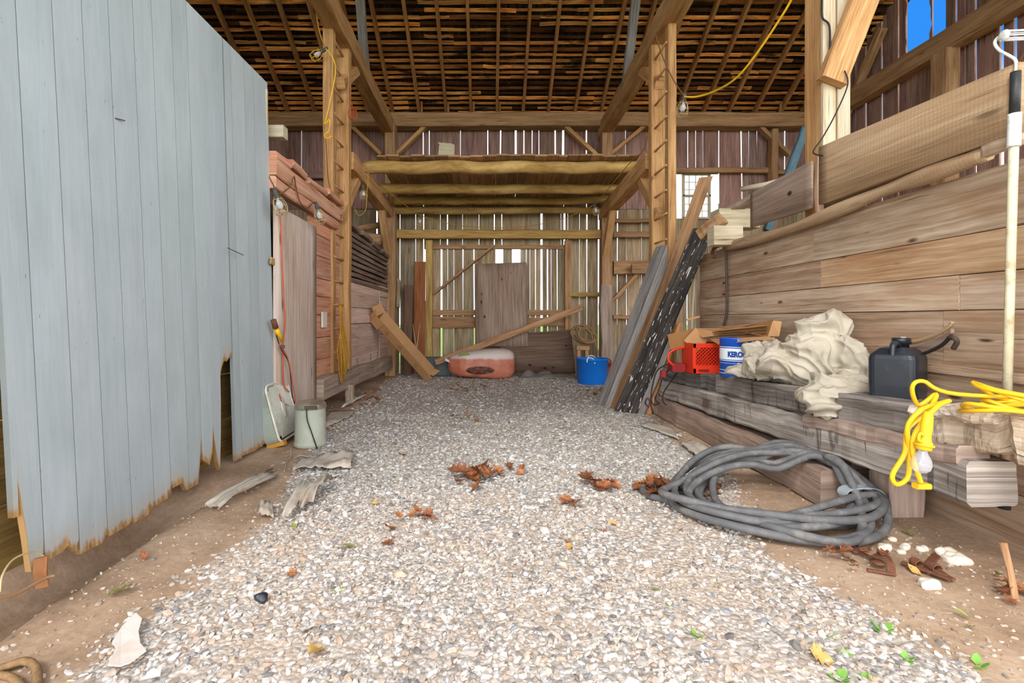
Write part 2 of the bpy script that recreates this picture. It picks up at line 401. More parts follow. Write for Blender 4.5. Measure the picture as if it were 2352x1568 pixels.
def whitepaint():
    t = NT('white_painted_boards'); uv = t.uv
    st = t.noise(t.mapv(uv, (2.5, 34, 1)), 1., 5, .65); pt = t.noise(t.mapv(uv, (1.5, 3, 1)), 1., 5, .6)
    col = t.ramp(t.math('ADD', t.math('MULTIPLY', st, .4), t.math('MULTIPLY', pt, .6)), [(.3, lin((158,168,171))), (.52, lin((172,182,186))), (.72, lin((184,192,196)))])
    sp = t.sstep(t.noise(t.mapv(uv, (16, 60, 1)), 1., 3, .6), .68, .74)
    col = t.mix(t.math('MULTIPLY', sp, .6), col, lin((96,92,82)))
    sep = t.n('ShaderNodeSeparateXYZ'); t.set(sep.inputs[0], uv)
    h = t.math('ADD', sep.outputs[0], t.math('MULTIPLY', t.noise(t.mapv(uv, (9, 26, 1)), 1., 5, .7), -.14))
    wear = t.sstep(h, -.02, -.06)
    col = t.mix(t.math('MULTIPLY', t.sstep(h, .08, -.05), .4), col, lin((186,164,132)))
    col = t.mix(wear, col, t.ramp(st, [(.35, lin((120,82,44))), (.65, lin((206,166,110)))]))
    col = t.mix(1., col, t.tint, 'MULTIPLY')
    t.bump(t.math('SUBTRACT', st, wear), .25, .005); return t.fin(col, .62, .3)
M['whitepaint'] = whitepaint()
def ground():
    t = NT('dirt_and_gravel'); o = t.obj
    g = t.n('ShaderNodeAttribute', attribute_name='gravel').outputs['Fac']
    n1 = t.noise(o, 2.2, 6, .6); n2 = t.noise(o, 30, 8, .75)
    dirt = t.ramp(t.math('ADD', t.math('MULTIPLY', n1, .6), t.math('MULTIPLY', n2, .4)), [(.3, lin((130,104,82))), (.5, lin((178,150,124))), (.72, lin((214,190,166)))])
    vo = t.n('ShaderNodeTexVoronoi', {'Scale': 52., 'Randomness': 1.}); t.set(vo.inputs['Vector'], o)
    cc = t.n('ShaderNodeSeparateColor'); t.set(cc.inputs[0], vo.outputs['Color'])
    peb = t.ramp(cc.outputs[0], [(.0, lin((158,150,142))), (.3, lin((186,180,172))), (.65, lin((204,198,192))), (1., lin((236,232,228)))])
    ed = t.sstep(vo.outputs['Distance'], .35, .75)
    peb = t.mix(t.math('MULTIPLY', ed, .55), peb, lin((140,124,108)))
    so = t.n('ShaderNodeSeparateXYZ'); t.set(so.inputs[0], o); yf = t.sstep(t.math('ADD', so.outputs[1], t.noise(o, 1.2, 3)), 4.6, 3.0)   # limits the tan patches to near the opening
    peb = t.mix(t.math('MULTIPLY', t.sstep(t.noise(o, 1.6, 5, .65), .45, .62), t.math('MULTIPLY', yf, .75)), peb, t.mix(n2, lin((186,164,144)), lin((222,204,186))))
    gm = t.sstep(t.math('ADD', g, t.math('MULTIPLY', t.math('SUBTRACT', t.noise(o, 7, 5, .7), .5), .9)), .35, .6)
    col = t.mix(gm, dirt, peb)
    t.bump(t.math('ADD', t.math('MULTIPLY', t.math('MULTIPLY', vo.outputs['Distance'], -1.2), gm), t.math('MULTIPLY', n2, .6)), .6, .012)
    return t.fin(col, .92, .15)
M['ground'] = ground()
def stone():
    t = NT('gravel_stone'); o = t.obj
    col = t.ramp(t.noise(o, 90, 3), [(.3, (.78,.78,.78)), (.7, (1,1,1))])
    return t.fin(t.mix(1., col, t.tint, 'MULTIPLY'), .85, .2)
M['stone'] = stone()
M['grass'] = plain('meadow_grass', lin((120,150,70)), .9, .3, 3, .1)
def bagmat():
    t = NT('printed_plastic_bag'); o = t.obj; s_ = t.n('ShaderNodeSeparateXYZ'); t.set(s_.inputs[0], o)
    x, z = s_.outputs[0], s_.outputs[2]
    n = t.noise(o, 6, 5)
    col = t.ramp(n, [(.3, lin((176,96,72))), (.7, lin((214,140,112)))])
    top = t.sstep(t.math('ADD', z, t.math('MULTIPLY', n, .06)), .38, .43); col = t.mix(top, col, lin((214,200,192)))
    # dark mulch picture, an oval on the front
    ex = t.math('DIVIDE', t.math('SUBTRACT', x, -.02), .26); ez = t.math('DIVIDE', t.math('SUBTRACT', z, .17), .075)
    d = t.math('ADD', t.math('MULTIPLY', ex, ex), t.math('MULTIPLY', ez, ez))
    pic = t.ramp(t.noise(t.mapv(o, (20, 8, 60)), 1., 4), [(.4, lin((42,24,18))), (.62, lin((140,84,62)))])
    col = t.mix(t.sstep(d, 1.05, .9), col, pic)
    t.bump(t.noise(t.mapv(o, (3, 6, 14)), 1., 4), .3, .02)
    return t.fin(col, .4, .4)
M['bagorange'] = bagmat()
def leafmat():
    t = NT('dry_leaf'); o = t.obj; r = t.n('ShaderNodeObjectInfo').outputs['Random']
    c = t.ramp(r, [(.0, lin((120,76,52))), (.35, lin((164,104,68))), (.7, lin((186,124,80))), (1., lin((140,92,66)))])
    c = t.mix(t.sstep(t.noise(o, 4, 4), .45, .65), c, t.mix(1., c, (.62,.56,.5), 'MULTIPLY')); return t.fin(c, .8, .2)
M['leaf'] = leafmat()
# ================================================================ GROUND
def sst(x, a, b):
    t = max(0., min(1., (x-a)/(b-a))) if b != a else float(x > a)
    return t*t*(3-2*t)
def interp(x, tab):
    if x <= tab[0][0]: return tab[0][1]
    for (a, b), (c, d) in zip(tab, tab[1:]):
        if x <= c: return b+(d-b)*(x-a)/(c-a)
    return tab[-1][1]
def gz(x, y):
    z = .012*N3(x*1.3, y*1.3)+.006*N3(x*4, y*4, 3)
    tr = sst(y, 1.35, 1.8)*(1-sst(y, 2.7, 3.35))           # washed-out trench under the white boards
    d = sst(x, -1.63, -1.80)*(1-sst(x, -1.98, -2.2))
    z -= tr*d*(.16+.03*N3(x*5, y*5, 9))
    z += tr*.035*sst(x, -1.35, -1.6)*(1-sst(x, -1.62, -1.75))
    z += .07*sst(x, -2.0, -2.12)*tr
    z -= .06*sst(x, 1.5, 2.2)*(1-sst(y, 2.2, 3.0))*0
    return z
XL = [(1.2,-1.35),(1.6,-1.22),(1.87,-1.2),(2.6,-1.12),(3.5,-1.36),(4.5,-1.52),(6,-1.65),(10,-1.8)]
XR = [(1.2,1.5),(1.76,1.42),(2.43,1.32),(3.5,1.66),(5.3,1.72),(6,2.0),(10,2.3)]
def grav(x, y):
    return sst(x+.12*N3(x*2.5,y*2.5,7), interp(y,XL)-.3, interp(y,XL)+.26)*(1-sst(x+.14*N3(x*2.5,y*2.5,11), interp(y,XR)-.25, interp(y,XR)+.3))
mb = MB(); xs = [-7+i*.1 for i in range(46)]+[-2.5+i*.045 for i in range(1,114)]+[2.7+i*.1 for i in range(44)]
ys = [-3+i*.15 for i in range(28)]+[1.2+i*.05 for i in range(60)]+[4.2+i*.1 for i in range(57)]
nx, ny = len(xs), len(ys)
mb.v = [V((x, y, gz(x, y))) for x in xs for y in ys]
for i in range(nx-1):
    for j in range(ny-1): mb.face((i*ny+j, (i+1)*ny+j, (i+1)*ny+j+1, i*ny+j+1), None, (1,1,1), 0, True)
fl = mb.obj('floor', M['ground'], kind='structure', org=(0,0,0))
at = fl.data.attributes.new('gravel', 'FLOAT', 'POINT'); at.data.foreach_set('value', [grav(v.x, v.y) for v in mb.v])
m2 = MB()
for (x0,x1,y0,y1) in ((-60,60,9.75,90),(-60,-7,-30,9.75),(7,60,-30,9.75),(-7,7,-30,-3)):
    b = len(m2.v); m2.v += [V((x0,y0,-.03)),V((x1,y0,-.03)),V((x1,y1,-.03)),V((x0,y1,-.03))]; m2.face((b,b+1,b+2,b+3))
m2.obj('ground_outside', M['grass'], kind='structure', org=(0,0,0))

# loose gravel: nobody could count it
def build_gravel():
    rs = np.random.RandomState(3)
    bm = bmesh.new(); bmesh.ops.create_icosphere(bm, subdivisions=1, radius=1); bv = np.array([v.co[:] for v in bm.verts]); bf = np.array([[v.index for v in f.verts] for f in bm.faces]); bm.free()
    tem = []
    for k in range(9):
        d = 1+.19*rs.randn(len(bv), 1); q = bv*d
        q[:,0] *= rs.uniform(1.0,1.35); q[:,1] *= rs.uniform(.7,.95); q[:,2] *= rs.uniform(.34,.56); tem.append(q)
    pos, sz, col = [], [], []
    pal = np.array([lin(c) for c in ((220,212,204),(204,194,184),(188,172,157),(206,190,172),(182,172,162),(158,158,160),(232,226,222),(196,170,148),(134,128,124))])
    pr = np.array([.2,.19,.15,.13,.1,.05,.09,.06,.03])
    for (y0, y1, dens, s0) in ((1.2,2.0,4300,.0094),(2.0,2.8,3700,.0096),(2.8,4.0,2400,.0102),(4.0,5.6,1300,.011),(5.6,9.2,520,.012)):
        n = int(dens*5.2*(y1-y0)); X = rs.uniform(-2.3,2.9,n); Y = rs.uniform(y0,y1,n); u = rs.rand(n)
        for x, y, q in zip(X, Y, u):
            g = grav(x, y); patch = noise.noise(V((x*1.7, y*1.7, 5)))+.5*noise.noise(V((x*4, y*4, 2)))
            pdir = .12+.06*patch+.12*(1-sst(y,1.2,2.1))
            p = max(pdir, g*min(1., max(.28, .86+.75*patch)))
            if x < -1.72 and y < 4.1: continue
            if x > 2.3 or q > p: continue
            s = s0*math.exp(rs.randn()*.3)*(1 if g > .3 else .62)
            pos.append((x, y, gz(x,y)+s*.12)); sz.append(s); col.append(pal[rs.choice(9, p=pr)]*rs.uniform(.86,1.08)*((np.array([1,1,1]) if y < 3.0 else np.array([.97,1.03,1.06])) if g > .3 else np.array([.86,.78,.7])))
    n = len(pos); nv = len(bv); VV = np.empty((n, nv, 3), np.float32); T = rs.randint(0, 9, n)
    for i in range(n):
        a, b, c = rs.uniform(0,6.28), rs.normal(0,.32), rs.normal(0,.32)
        m = np.array(Euler((b, c, a)).to_matrix()); VV[i] = (tem[T[i]]*sz[i])@m.T+pos[i]
    FF = (bf[None]+np.arange(n)[:,None,None]*nv).reshape(-1,3)
    me = bpy.data.meshes.new('gravel'); me.vertices.add(n*nv); me.vertices.foreach_set('co', VV.ravel())
    me.loops.add(FF.size); me.loops.foreach_set('vertex_index', FF.ravel().astype(np.int32))
    me.polygons.add(len(FF)); me.polygons.foreach_set('loop_start', np.arange(0, FF.size, 3, dtype=np.int32))
    me.update(calc_edges=True)
    ca = me.color_attributes.new('tint', 'FLOAT_COLOR', 'POINT')
    cc = np.ones((n, nv, 4), np.float32); cc[:,:,:3] = np.array(col)[:,None,:]; ca.data.foreach_set('color', cc.ravel())
    me.materials.append(M['stone']); me.polygons.foreach_set('use_smooth', np.zeros(len(FF), bool))
    o = bpy.data.objects.new('gravel', me); C.objects.link(o)
    tag(o, 'loose pale gravel spread over the barn floor', 'gravel', kind='stuff'); print('stones', n)
build_gravel()

# ================================================================ ROOF
RZ, RY, RS = 5.15, 9.5, .64                    # eave height, eave depth, slope
def roof(x, y, d=0.):                          # point on the underside, d below it
    n = V((0, RS, 1)).normalized(); return V((x, y, RZ+.1+RS*(RY-y)))-n*d
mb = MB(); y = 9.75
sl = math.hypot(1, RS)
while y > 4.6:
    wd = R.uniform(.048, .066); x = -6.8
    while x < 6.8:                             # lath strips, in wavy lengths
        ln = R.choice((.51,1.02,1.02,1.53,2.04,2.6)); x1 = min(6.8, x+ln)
        mb.beam(roof(x, y+R.uniform(-.005,.005), -.012), roof(x1, y+R.uniform(-.005,.005), -.012), wd*R.uniform(.75,1.15), .02, (0,RS,1), seg=5, jit=.007, t=R.choice((tint(.3,.08),tint(.3,.08),tint(.3,.08),tint(.25,.1),(.12,.1,.09),(.35,.3,.26),(1.5,1.4,1.3)))); x = x1  # tints hold the highlights and the dark of missing laths
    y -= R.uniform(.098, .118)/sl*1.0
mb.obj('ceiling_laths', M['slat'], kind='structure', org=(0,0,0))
mb = MB(); y = 9.8
while y > 4.5:
    x = -6.9
    while x < 6.9:                             # overlapping wooden shingle butts
        wd = R.uniform(.1, .26)
        a, b, c, d = roof(x, y, -.05), roof(x+wd, y, -.05), roof(x+wd, y-.3, -.03), roof(x, y-.3, -.03)
        mb.prism([a, b, c, d], V((0,.0,.012)), t=tint(.4,.1), uvs=[(x,y),(x,y+wd),(x+.3,y+wd),(x+.3,y)]); x += wd+R.choice((0,0,0,.004))
    y -= .22
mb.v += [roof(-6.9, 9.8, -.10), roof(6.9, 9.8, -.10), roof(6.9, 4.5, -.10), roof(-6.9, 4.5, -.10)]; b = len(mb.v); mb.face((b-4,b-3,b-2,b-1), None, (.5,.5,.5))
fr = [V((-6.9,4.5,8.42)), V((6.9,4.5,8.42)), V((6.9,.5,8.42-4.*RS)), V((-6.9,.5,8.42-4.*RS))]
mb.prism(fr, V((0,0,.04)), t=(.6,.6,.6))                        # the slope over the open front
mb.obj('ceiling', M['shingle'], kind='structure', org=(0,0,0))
# rafters
feet = [604,663,724,783,845,902,963,1025,1082,1141,1202,1259,1320,1380,1437,1496,1554,1614.5,1672,1732,1790,1842]
ORD = ['first','second','third','fourth','fifth','sixth','seventh','eighth','ninth','tenth','eleventh','twelfth','thirteenth']; cnt = {}
for i, px in enumerate([546]+feet):
    x = (px-CX)/F*9.5
    mb = MB().beam(roof(x, 9.58, .05), roof(x*1.0+R.uniform(-.03,.03), 4.7, .05), .055, .11, (0,RS,1), seg=6, jit=.004)
    side = 'over the shed side' if px < 770 else 'between the two ladders' if px < 1500 else 'over the plank wall side'
    cnt[side] = cnt.get(side, -1)+1
    mb.obj('roof_rafter', M['rafter'], label='%s slim roof rafter %s, counted from the white wall side' % (ORD[cnt[side]], side), cat='rafter', group='roof rafters', org=roof(x, 9.58, .05))
for px in (966, 1027, 1085, 1145, 1197, 1787):                          # short cleats beside the rafter feet
    p = P(px+3, 262, 9.42)
    MB().beam(p, p+V((0,-.06,.22)), .04, .03, (0,1,0)).obj('rafter_cleat', M['rafter'], label='short wooden cleat standing beside a rafter foot on the eave beam', cat='cleat', group='rafter cleats on the eave beam', org=p)

# ================================================================ BACK WALL
def boards_x(mb, y, x0, x1, zf, gaps, m, wmin=.17, wmax=.27, skip=(), dense=.0, thick=.025):
    """vertical boards from x0 to x1; gaps = [(x, width)]; skip = rectangles (x0,x1,z0,z1) left open"""
    gs = sorted(g for g in gaps if x0 < g[0] < x1); xs = []; x = x0
    edges = [(x0, 0.)]
    for gx, gw in gs+[(x1, 0.)]:
        while gx-edges[-1][0] > wmax*1.25:
            edges.append((edges[-1][0]+R.uniform(wmin, wmax), R.choice((-.004,-.004,-.004,.002 if dense else -.004))))
        edges.append((gx, gw))
    for (a, ga), (b, gb) in zip(edges, edges[1:]):
        z0, z1 = zf((a+b)/2); l0, l1 = a+ga/2*R.choice((-.3,.3,.9,1.3)), a+ga/2*R.choice((.3,.8,1.2)); r0, r1 = b-gb/2*R.choice((-.3,.3,.9,1.3)), b-gb/2*R.choice((.3,.8,1.2))
        segs = [(z0, z1)]
        for (sx0, sx1, sz0, sz1) in skip:
            if b > sx0+.02 and a < sx1-.02:
                segs = [q for (p0, p1) in segs for q in ((p0, min(p1, sz0)), (max(p0, sz1), p1)) if q[1]-q[0] > .03]
        yy = y+R.uniform(-.006,.006); t = tint(.22,.06); ru, rv = R.random()*40, R.random()*40
        for (p0, p1) in segs:
            f = lambda z: (z-z0)/(z1-z0)
            q = [(l0+(l1-l0)*f(p0), p0), (r0+(r1-r0)*f(p0), p0), (r0+(r1-r0)*f(p1), p1), (l0+(l1-l0)*f(p1), p1)]
            mb.prism([V((px, yy, pz)) for px, pz in q], V((0, thick, 0)), t, m, [(ru+pz, rv+px) for px, pz in q])
BW = 9.6
gx = lambda px: (px-CX)/F*BW
upg = [(g, wd) for g, wd in [(692,3),(790,1),(972,2),(986,2),(1058,2),(1120,3),(1150,5),(1186,6),(1203,3),(1223,3),(1238,2),(1276,4),(1293,6),(1347,3),(1437,2),(1580,2),(1598,2),(1615,2),(1651,3),(1703,6),(1720,2),(1739,4),(1781,5),(1803,4)]]
upg = [(gx(a), b/F*BW) for a, b in upg]
log_ = [(gx(a), b/F*BW) for a, b in [(640,2),(725,3),(865,3),(918,5),(954,2),(973,4),(1011,1),(1027,4),(1062,2),(1100,1),(1136,4),(1153,2),(1243,6),(1289,3),(1296,6),(1305,3),(1332,2),(1349,4),(1377,7),(1419,5),(1440,2),(1475,2),(1580,3),(1652,4),(1703,5)]]
win = (3.86, 4.42, 3.12, 4.0)
doorgap = (gx(991), gx(1300), 0., 2.5)
mb = MB()
boards_x(mb, BW, -6.7, 6.7, lambda x: (3.30, 5.35), upg, 0, skip=[win])
boards_x(mb, BW+.03, -6.7, 6.7, lambda x: (0.0 if abs(x) > 0 else 0, 3.42), log_, 1, skip=[win, doorgap])
mb.obj('wall_back', [M['redwall'], M['olivewall']], kind='structure', org=(0,0,0))
# window in the back wall
we = thing('window_1', None, None, (4.14, BW, 3.12)); we['kind'] = 'structure'
mb = MB()
for (a, b) in (((3.86,0,3.12),(3.90,0,4.02)),((4.38,0,3.12),(4.42,0,4.02)),((3.86,0,3.98),(4.42,0,4.03)),((3.86,0,3.10),(4.42,0,3.14)),((3.86,0,3.545),(4.42,0,3.585))):
    mb.box((a[0], BW-.03, a[2]), (b[0], BW+.04, b[2]))
mb.obj('window_frame', M['palewood'], we)
mb = MB()
for x in (4.0, 4.13, 4.26): mb.box((x-.006, BW, 3.12), (x+.006, BW+.02, 4.0))
for z in (3.26, 3.40, 3.69, 3.84): mb.box((3.88, BW, z-.006), (4.4, BW+.02, z+.006))
mb.obj('muntin_bars', M['palewood'], we)
MB().box((3.89, BW+.022, 3.13), (4.39, BW+.026, 3.99)).obj('window_pane', M['pane'], we)
MB().box((3.78, BW-.05, 4.03), (4.62, BW-.02, 4.10)).obj('window_head', M['palewood'], we)
# door in the back wall
de = thing('door_1', None, None, ((doorgap[0]+doorgap[1])/2, BW, 0)); de['kind'] = 'structure'
mb = MB()
dg = [(gx(a), b/F*BW*.8) for a, b in [(1138,0),(1156,0),(1176,0),(1196,0),(1013,5),(1028,1),(1042,1),(1063,3),(1089,4),(1209,3),(1218,2),(1230,5),(1245,6),(1258,4),(1267,2),(1281,3)]]
boards_x(mb, BW+.05, doorgap[0], doorgap[1], lambda x: (.05, 2.5), dg, 0, .16, .2, skip=[(gx(1138),gx(1156),2.22,2.56),(gx(1176),gx(1196),2.22,2.56)])
mb.obj('door_boards', M['olivewall'], de)
for (z0, z1, px0, px1, m) in ((1.17,1.28,992,1298,'brown'),(.92,1.14,994,1096,'brown'),(.95,1.12,1210,1300,'brown'),(2.50,2.58,990,1300,'brown')):
    MB().box((gx(px0), BW-.02, z0), (gx(px1), BW+.035, z1)).obj('door_rail', M[m], de)
MB().beam(P(996,675,BW-.01), P(1133,566,BW-.01), .2, .04, (0,1,0), roll=math.pi/2).obj('diagonal_brace', M['brown'], de)
for px in (987, 1303):
    MB().box((gx(px)-.065, BW-.12, 0), (gx(px)+.065, BW-.02, 2.66)).obj('door_post', M['log'] if px < 1100 else M['brown'], label='square post at the %s side of the plank door in the back wall' % ('left' if px < 1100 else 'right'), cat='post')

# ================================================================ FRAME
def timber(name, p0, p1, wd, ht, mat, label, cat, group=None, up=(0,0,1), seg=8, jit=.006, ch=.012, **k):
    return MB().beam(p0, p1, wd, ht, up, seg=seg, jit=jit, ch=ch, **k).obj(name, M[mat], label=label, cat=cat, group=group)
LX, RX = -1.97, 2.24
timber('eave_beam', (-6.6,9.42,4.98), (6.6,9.42,4.98), .26, .27, 'brown', 'long heavy eave beam across the top of the back wall', 'beam', seg=24, jit=.01)
timber('wall_rail', (gx(906),9.42,2.76), (gx(1378),9.42,2.76), .14, .17, 'log', 'horizontal rail above the plank door on the back wall', 'rail')
timber('wall_rail', (gx(1304),9.5,1.58), (gx(1380),9.5,1.58), .08, .09, 'log', 'short rail right of the plank door', 'rail')
timber('wall_rail', (gx(613),9.48,3.93), (gx(770),9.48,3.93), .1, .12, 'redwall', 'dark rail on the back wall left of the left ladder', 'rail')
timber('wall_rail', (gx(1408),9.48,3.04), (gx(1500),9.48,3.04), .1, .08, 'brown', 'uppermost thin rail behind the right ladder foot', 'rail')
timber('wall_rail', (gx(1404),9.46,2.76), (gx(1500),9.46,2.76), .1, .11, 'brown', 'second rail down behind the right ladder foot', 'rail')
timber('wall_rail', (gx(1404),9.46,2.11), (gx(1520),9.46,2.11), .14, .26, 'brown', 'broad plank rail beside the right back post', 'rail')
timber('wall_rail', (gx(1404),9.48,1.13), (gx(1470),9.48,1.13), .1, .08, 'brown', 'lowest rail beside the right back post', 'rail')
timber('wall_rail', (gx(1480),9.46,4.03), (gx(1753),9.46,4.03), .1, .1, 'brown', 'long rail over the back window', 'rail')
timber('wall_rail', (gx(1755),9.5,4.01), (6.5,9.5,4.01), .1, .09, 'brown', 'rail at the far right end of the back wall', 'rail')
for px, s in ((898,'left'), (1392,'right')):
    x = (px-CX)/F*9.3
    t_, b_ = (4.85, 0.0)
    timber('back_post', (x,9.3,b_), (x,9.3,t_), .2, .2, 'brown', 'square timber post rising the full height at the %s side of the loft' % s, 'post', up=(0,1,0), seg=14)
timber('rough_post', P(1391,858,9.05), P(1391,655,9.05), .21, .2, 'sillbeam', 'rough bark-edged lower post in front of the right back post', 'post', up=(0,1,0), jit=.012)
timber('back_post', (gx(1762),9.4,2.5), (gx(1762),9.4,4.8), .13, .16, 'brown', 'slim post right of the back window under the eave beam', 'post', up=(0,1,0))
def brace(px0, py0, px1, py1, Y, wd, label, mat='golden'):
    timber('corner_brace', P(px0,py0,Y), P(px1,py1,Y), wd, .07, mat, label, 'brace', up=(0,1,0), seg=4, jit=.003, ch=.006, roll=math.pi/2)
brace(985,283,908,358,9.4,.12,'diagonal brace from the left back post up to the eave beam toward the centre')
brace(803,285,876,356,9.4,.12,'diagonal brace left of the left back post below the eave beam')
brace(1292,285,1374,361,9.4,.13,'diagonal brace from the right back post up to the eave beam toward the centre')
brace(1482,288,1398,358,9.4,.13,'diagonal brace right of the right back post below the eave beam')
brace(1742,290,1812,356,9.4,.13,'diagonal brace near the far right corner of the back wall','brown')
brace(1474,618,1402,696,9.35,.1,'thin diagonal brace low on the back wall beside the leaning boards','brown')
MB().box(P(1452,628,9.2), P(1480,608,9.28)).obj('wood_block', M['brown'], label='small tilted wood block nailed on the broad rail by the right back post', cat='block')
# tie beams of the two bents
for X, s in ((LX,'left'),(RX,'right')):
    timber('upper_tie_beam', (X,4.5,4.92), (X+(.02 if X>0 else 0),9.5,4.80), .23, .27, 'golden', 'upper tie beam running back from the %s ladder to the back wall' % s, 'beam', seg=16, jit=.008)
    timber('lower_tie_beam', (X,6.6,3.28), (X,9.45,3.16), .2, .24, 'golden', 'lower tie beam running back from the %s ladder under the loft' % s, 'beam', seg=12, jit=.008)
    timber('knee_brace', (X,6.30,4.20), (X,7.02,4.74), .12, .14, 'golden', 'knee brace between the %s ladder and the upper tie beam' % s, 'brace', seg=4, jit=.004)
    timber('knee_brace', (X,6.32,2.45), (X,7.05,3.15), .12, .14, 'golden', 'knee brace between the %s ladder and the lower tie beam' % s, 'brace', seg=4, jit=.004)
    timber('loft_strut', (X+(.0),9.25,2.35), (X,8.72,3.1), .13, .14, 'golden', 'short strut under the back end of the %s lower tie beam' % s, 'brace', seg=4, jit=.004)
    q0 = P(842 if X<0 else 1437, 200, 7.75); q1 = P(826 if X<0 else 1463, -20, 6.9)
    timber('queen_strut', q0, q1, .13, .09, 'greyboard' if X<0 else 'greyboard', 'grey strut standing on the %s upper tie beam up to the roof' % s, 'strut', up=(0,1,0), seg=6, jit=.004)
# ladders (fixed between two posts of each bent)
def ladder(X, near, far, xoff, label, zb, mat='golden', sgn=1):
    e = thing('fixed_ladder', label, 'ladder', (X, near, zb))
    top = 4.80
    MB().beam((X+xoff[0],near,zb), (X+xoff[0],near,top), xoff[2], .13, (0,1,0), seg=12, jit=.004, ch=.01).obj('front_post', M[mat], e)
    MB().beam((X+xoff[1],far,zb), (X+xoff[1],far,top), xoff[3], .13, (0,1,0), seg=12, jit=.004, ch=.01).obj('rear_post', M[mat], e)
    z = zb+.25
    while z < top-.1:
        MB().tube([(X+xoff[4], near-.03, z+R.uniform(-.01,.01)), (X+xoff[4], far+.03, z)], .014, 8).obj('rung', M[mat], e); z += .305
    return e
l1 = ladder(-1.98, 6.08, 6.52, (-.055, -.02, .13, .2, -.0), 'golden timber ladder fixed between two posts on the left', .42)
l2 = ladder(2.24, 5.98, 6.42, (.02, .01, .1, .2, -.045), 'golden timber ladder fixed between two posts on the right', .02)
# pencilled name on the right ladder
def text_mesh(s, size, ext=.0, bold=0.):
    cu = bpy.data.curves.new('lettering', 'FONT'); cu.body = s; cu.size = size; cu.offset = bold; cu.extrude = ext; cu.align_x = 'CENTER'; cu.resolution_u = 3
    o = bpy.data.objects.new('lettering', cu); C.objects.link(o); bpy.context.view_layer.update()
    me = bpy.data.meshes.new_from_object(o.evaluated_get(bpy.context.evaluated_depsgraph_get()))
    bpy.data.objects.remove(o); return me
def lettering(s, size, fn, name, mat, parent, bold=0., local=False, label=None):
    me = text_mesh(s, size, 0, bold); mb = MB(); mb.v = [V(fn(v.co.x, v.co.y)) for v in me.vertices]
    for p in me.polygons: mb.face(list(p.vertices))
    bpy.data.meshes.remove(me); return mb.obj(name, mat, parent, label=label, local=local)
lettering('Joc', .11, lambda x, y: (2.10, 6.18-x, 2.89+y), 'pencil_mark', M['ink'], l2)
# loft
lo = []
for (Y, z, r, px0, px1, lab) in ((7.66,3.52,.105,836,1461,'thick front log joist under the loft floor'),(8.36,3.36,.09,868,1424,'second log joist under the loft floor, split in the middle'),(9.0,3.32,.075,903,1392,'third joist under the loft floor'),(9.28,3.20,.075,905,1390,'rearmost joist under the loft floor, against the back wall')):
    a, b = P(px0,0,Y).x, P(px1,0,Y).x; mb = MB()
    pts = [V((a+(b-a)*i/14, Y+R.uniform(-.012,.012), z+R.uniform(-.012,.012))) for i in range(15)]
    mb.tube(pts, lambda f: r*(1-.12*f), 12, tint(), sm=3); mb.obj('log_joist', M['log'], label=lab, cat='joist')
mb = MB(); x = P(868,0,7.6).x
while x < P(1452,0,7.6).x:
    wd = R.uniform(.14,.24); mb.beam((x+wd/2, 7.5+R.uniform(-.05,.05), 3.655), (x+wd/2, 9.45, 3.45), wd-.006, .028, (0,0,1), t=tint(.25,.06)); x += wd
mb.obj('loft_floor', M['brown'], label='plank loft floor laid over the log joists', cat='loft floor')
e = thing('small_box', 'small pale board box tipped on the loft edge', 'box', P(1024,366,7.75))
p = P(1024,346,7.75)
MB().beam(p+V((-.115,0,.0)), p+V((.115,0,-.02)), .03, .25, (.1,0,1), ch=.003).obj('front_panel', M['palewood'], e)
MB().beam(p+V((-.12,.05,.12)), p+V((.10,.05,.1)), .12, .025, (0,0,1), ch=.003).obj('top_panel', M['palewood'], e)
MB().beam(p+V((.12,.06,-.13)), p+V((.13,.06,.1)), .02, .12, (0,1,0), ch=.003).obj('side_panel', M['palewood'], e)
# ================================================================ RIGHT GABLE
mb = MB(); GX = 6.6
yy = 3.0
def yofpx(px, X): return X*F/(px-CX)
gl = [(yofpx(p, GX), wd) for p, wd in [(1952,.03),(1965,.012),(1988,.03),(2025,.03),(2036,.008),(2050,.01),(2063,.03),(2168,.05),(2195,.03),(2216,.012),(2226,.012),(2240,.03),(2290,.008),(2300,.05),(2331,.04)]]
gl = sorted(gl); edges = [(3.0,0.)]
for g, wd in gl+[(9.65,0.)]:
    while g-edges[-1][0] > .3: edges.append((edges[-1][0]+R.uniform(.17,.26), R.choice((-.004,.004))))
    edges.append((g, wd))
wy0, wy1 = yofpx(2141, GX), yofpx(2078, GX)
for (a, ga), (b, gb) in zip(edges, edges[1:]):
    t = tint(.2,.05); ru, rv = R.random()*40, R.random()*40
    top = 5.2+RS*(9.5-max(a, 4.7)); zs = [(0, top)]
    if b > wy0+.02 and a < wy1-.02: zs = [(0, 4.95)]
    for z0, z1 in zs:
        q = [(a+ga/2, z0), (b-gb/2, z0), (b-gb/2, z1), (a+ga/2, z1)]
        mb.prism([V((GX+R.uniform(0,.01), yq, zq)) for yq, zq in q], V((.025,0,0)), t, 0, [(ru+zq, rv+yq) for yq, zq in q])
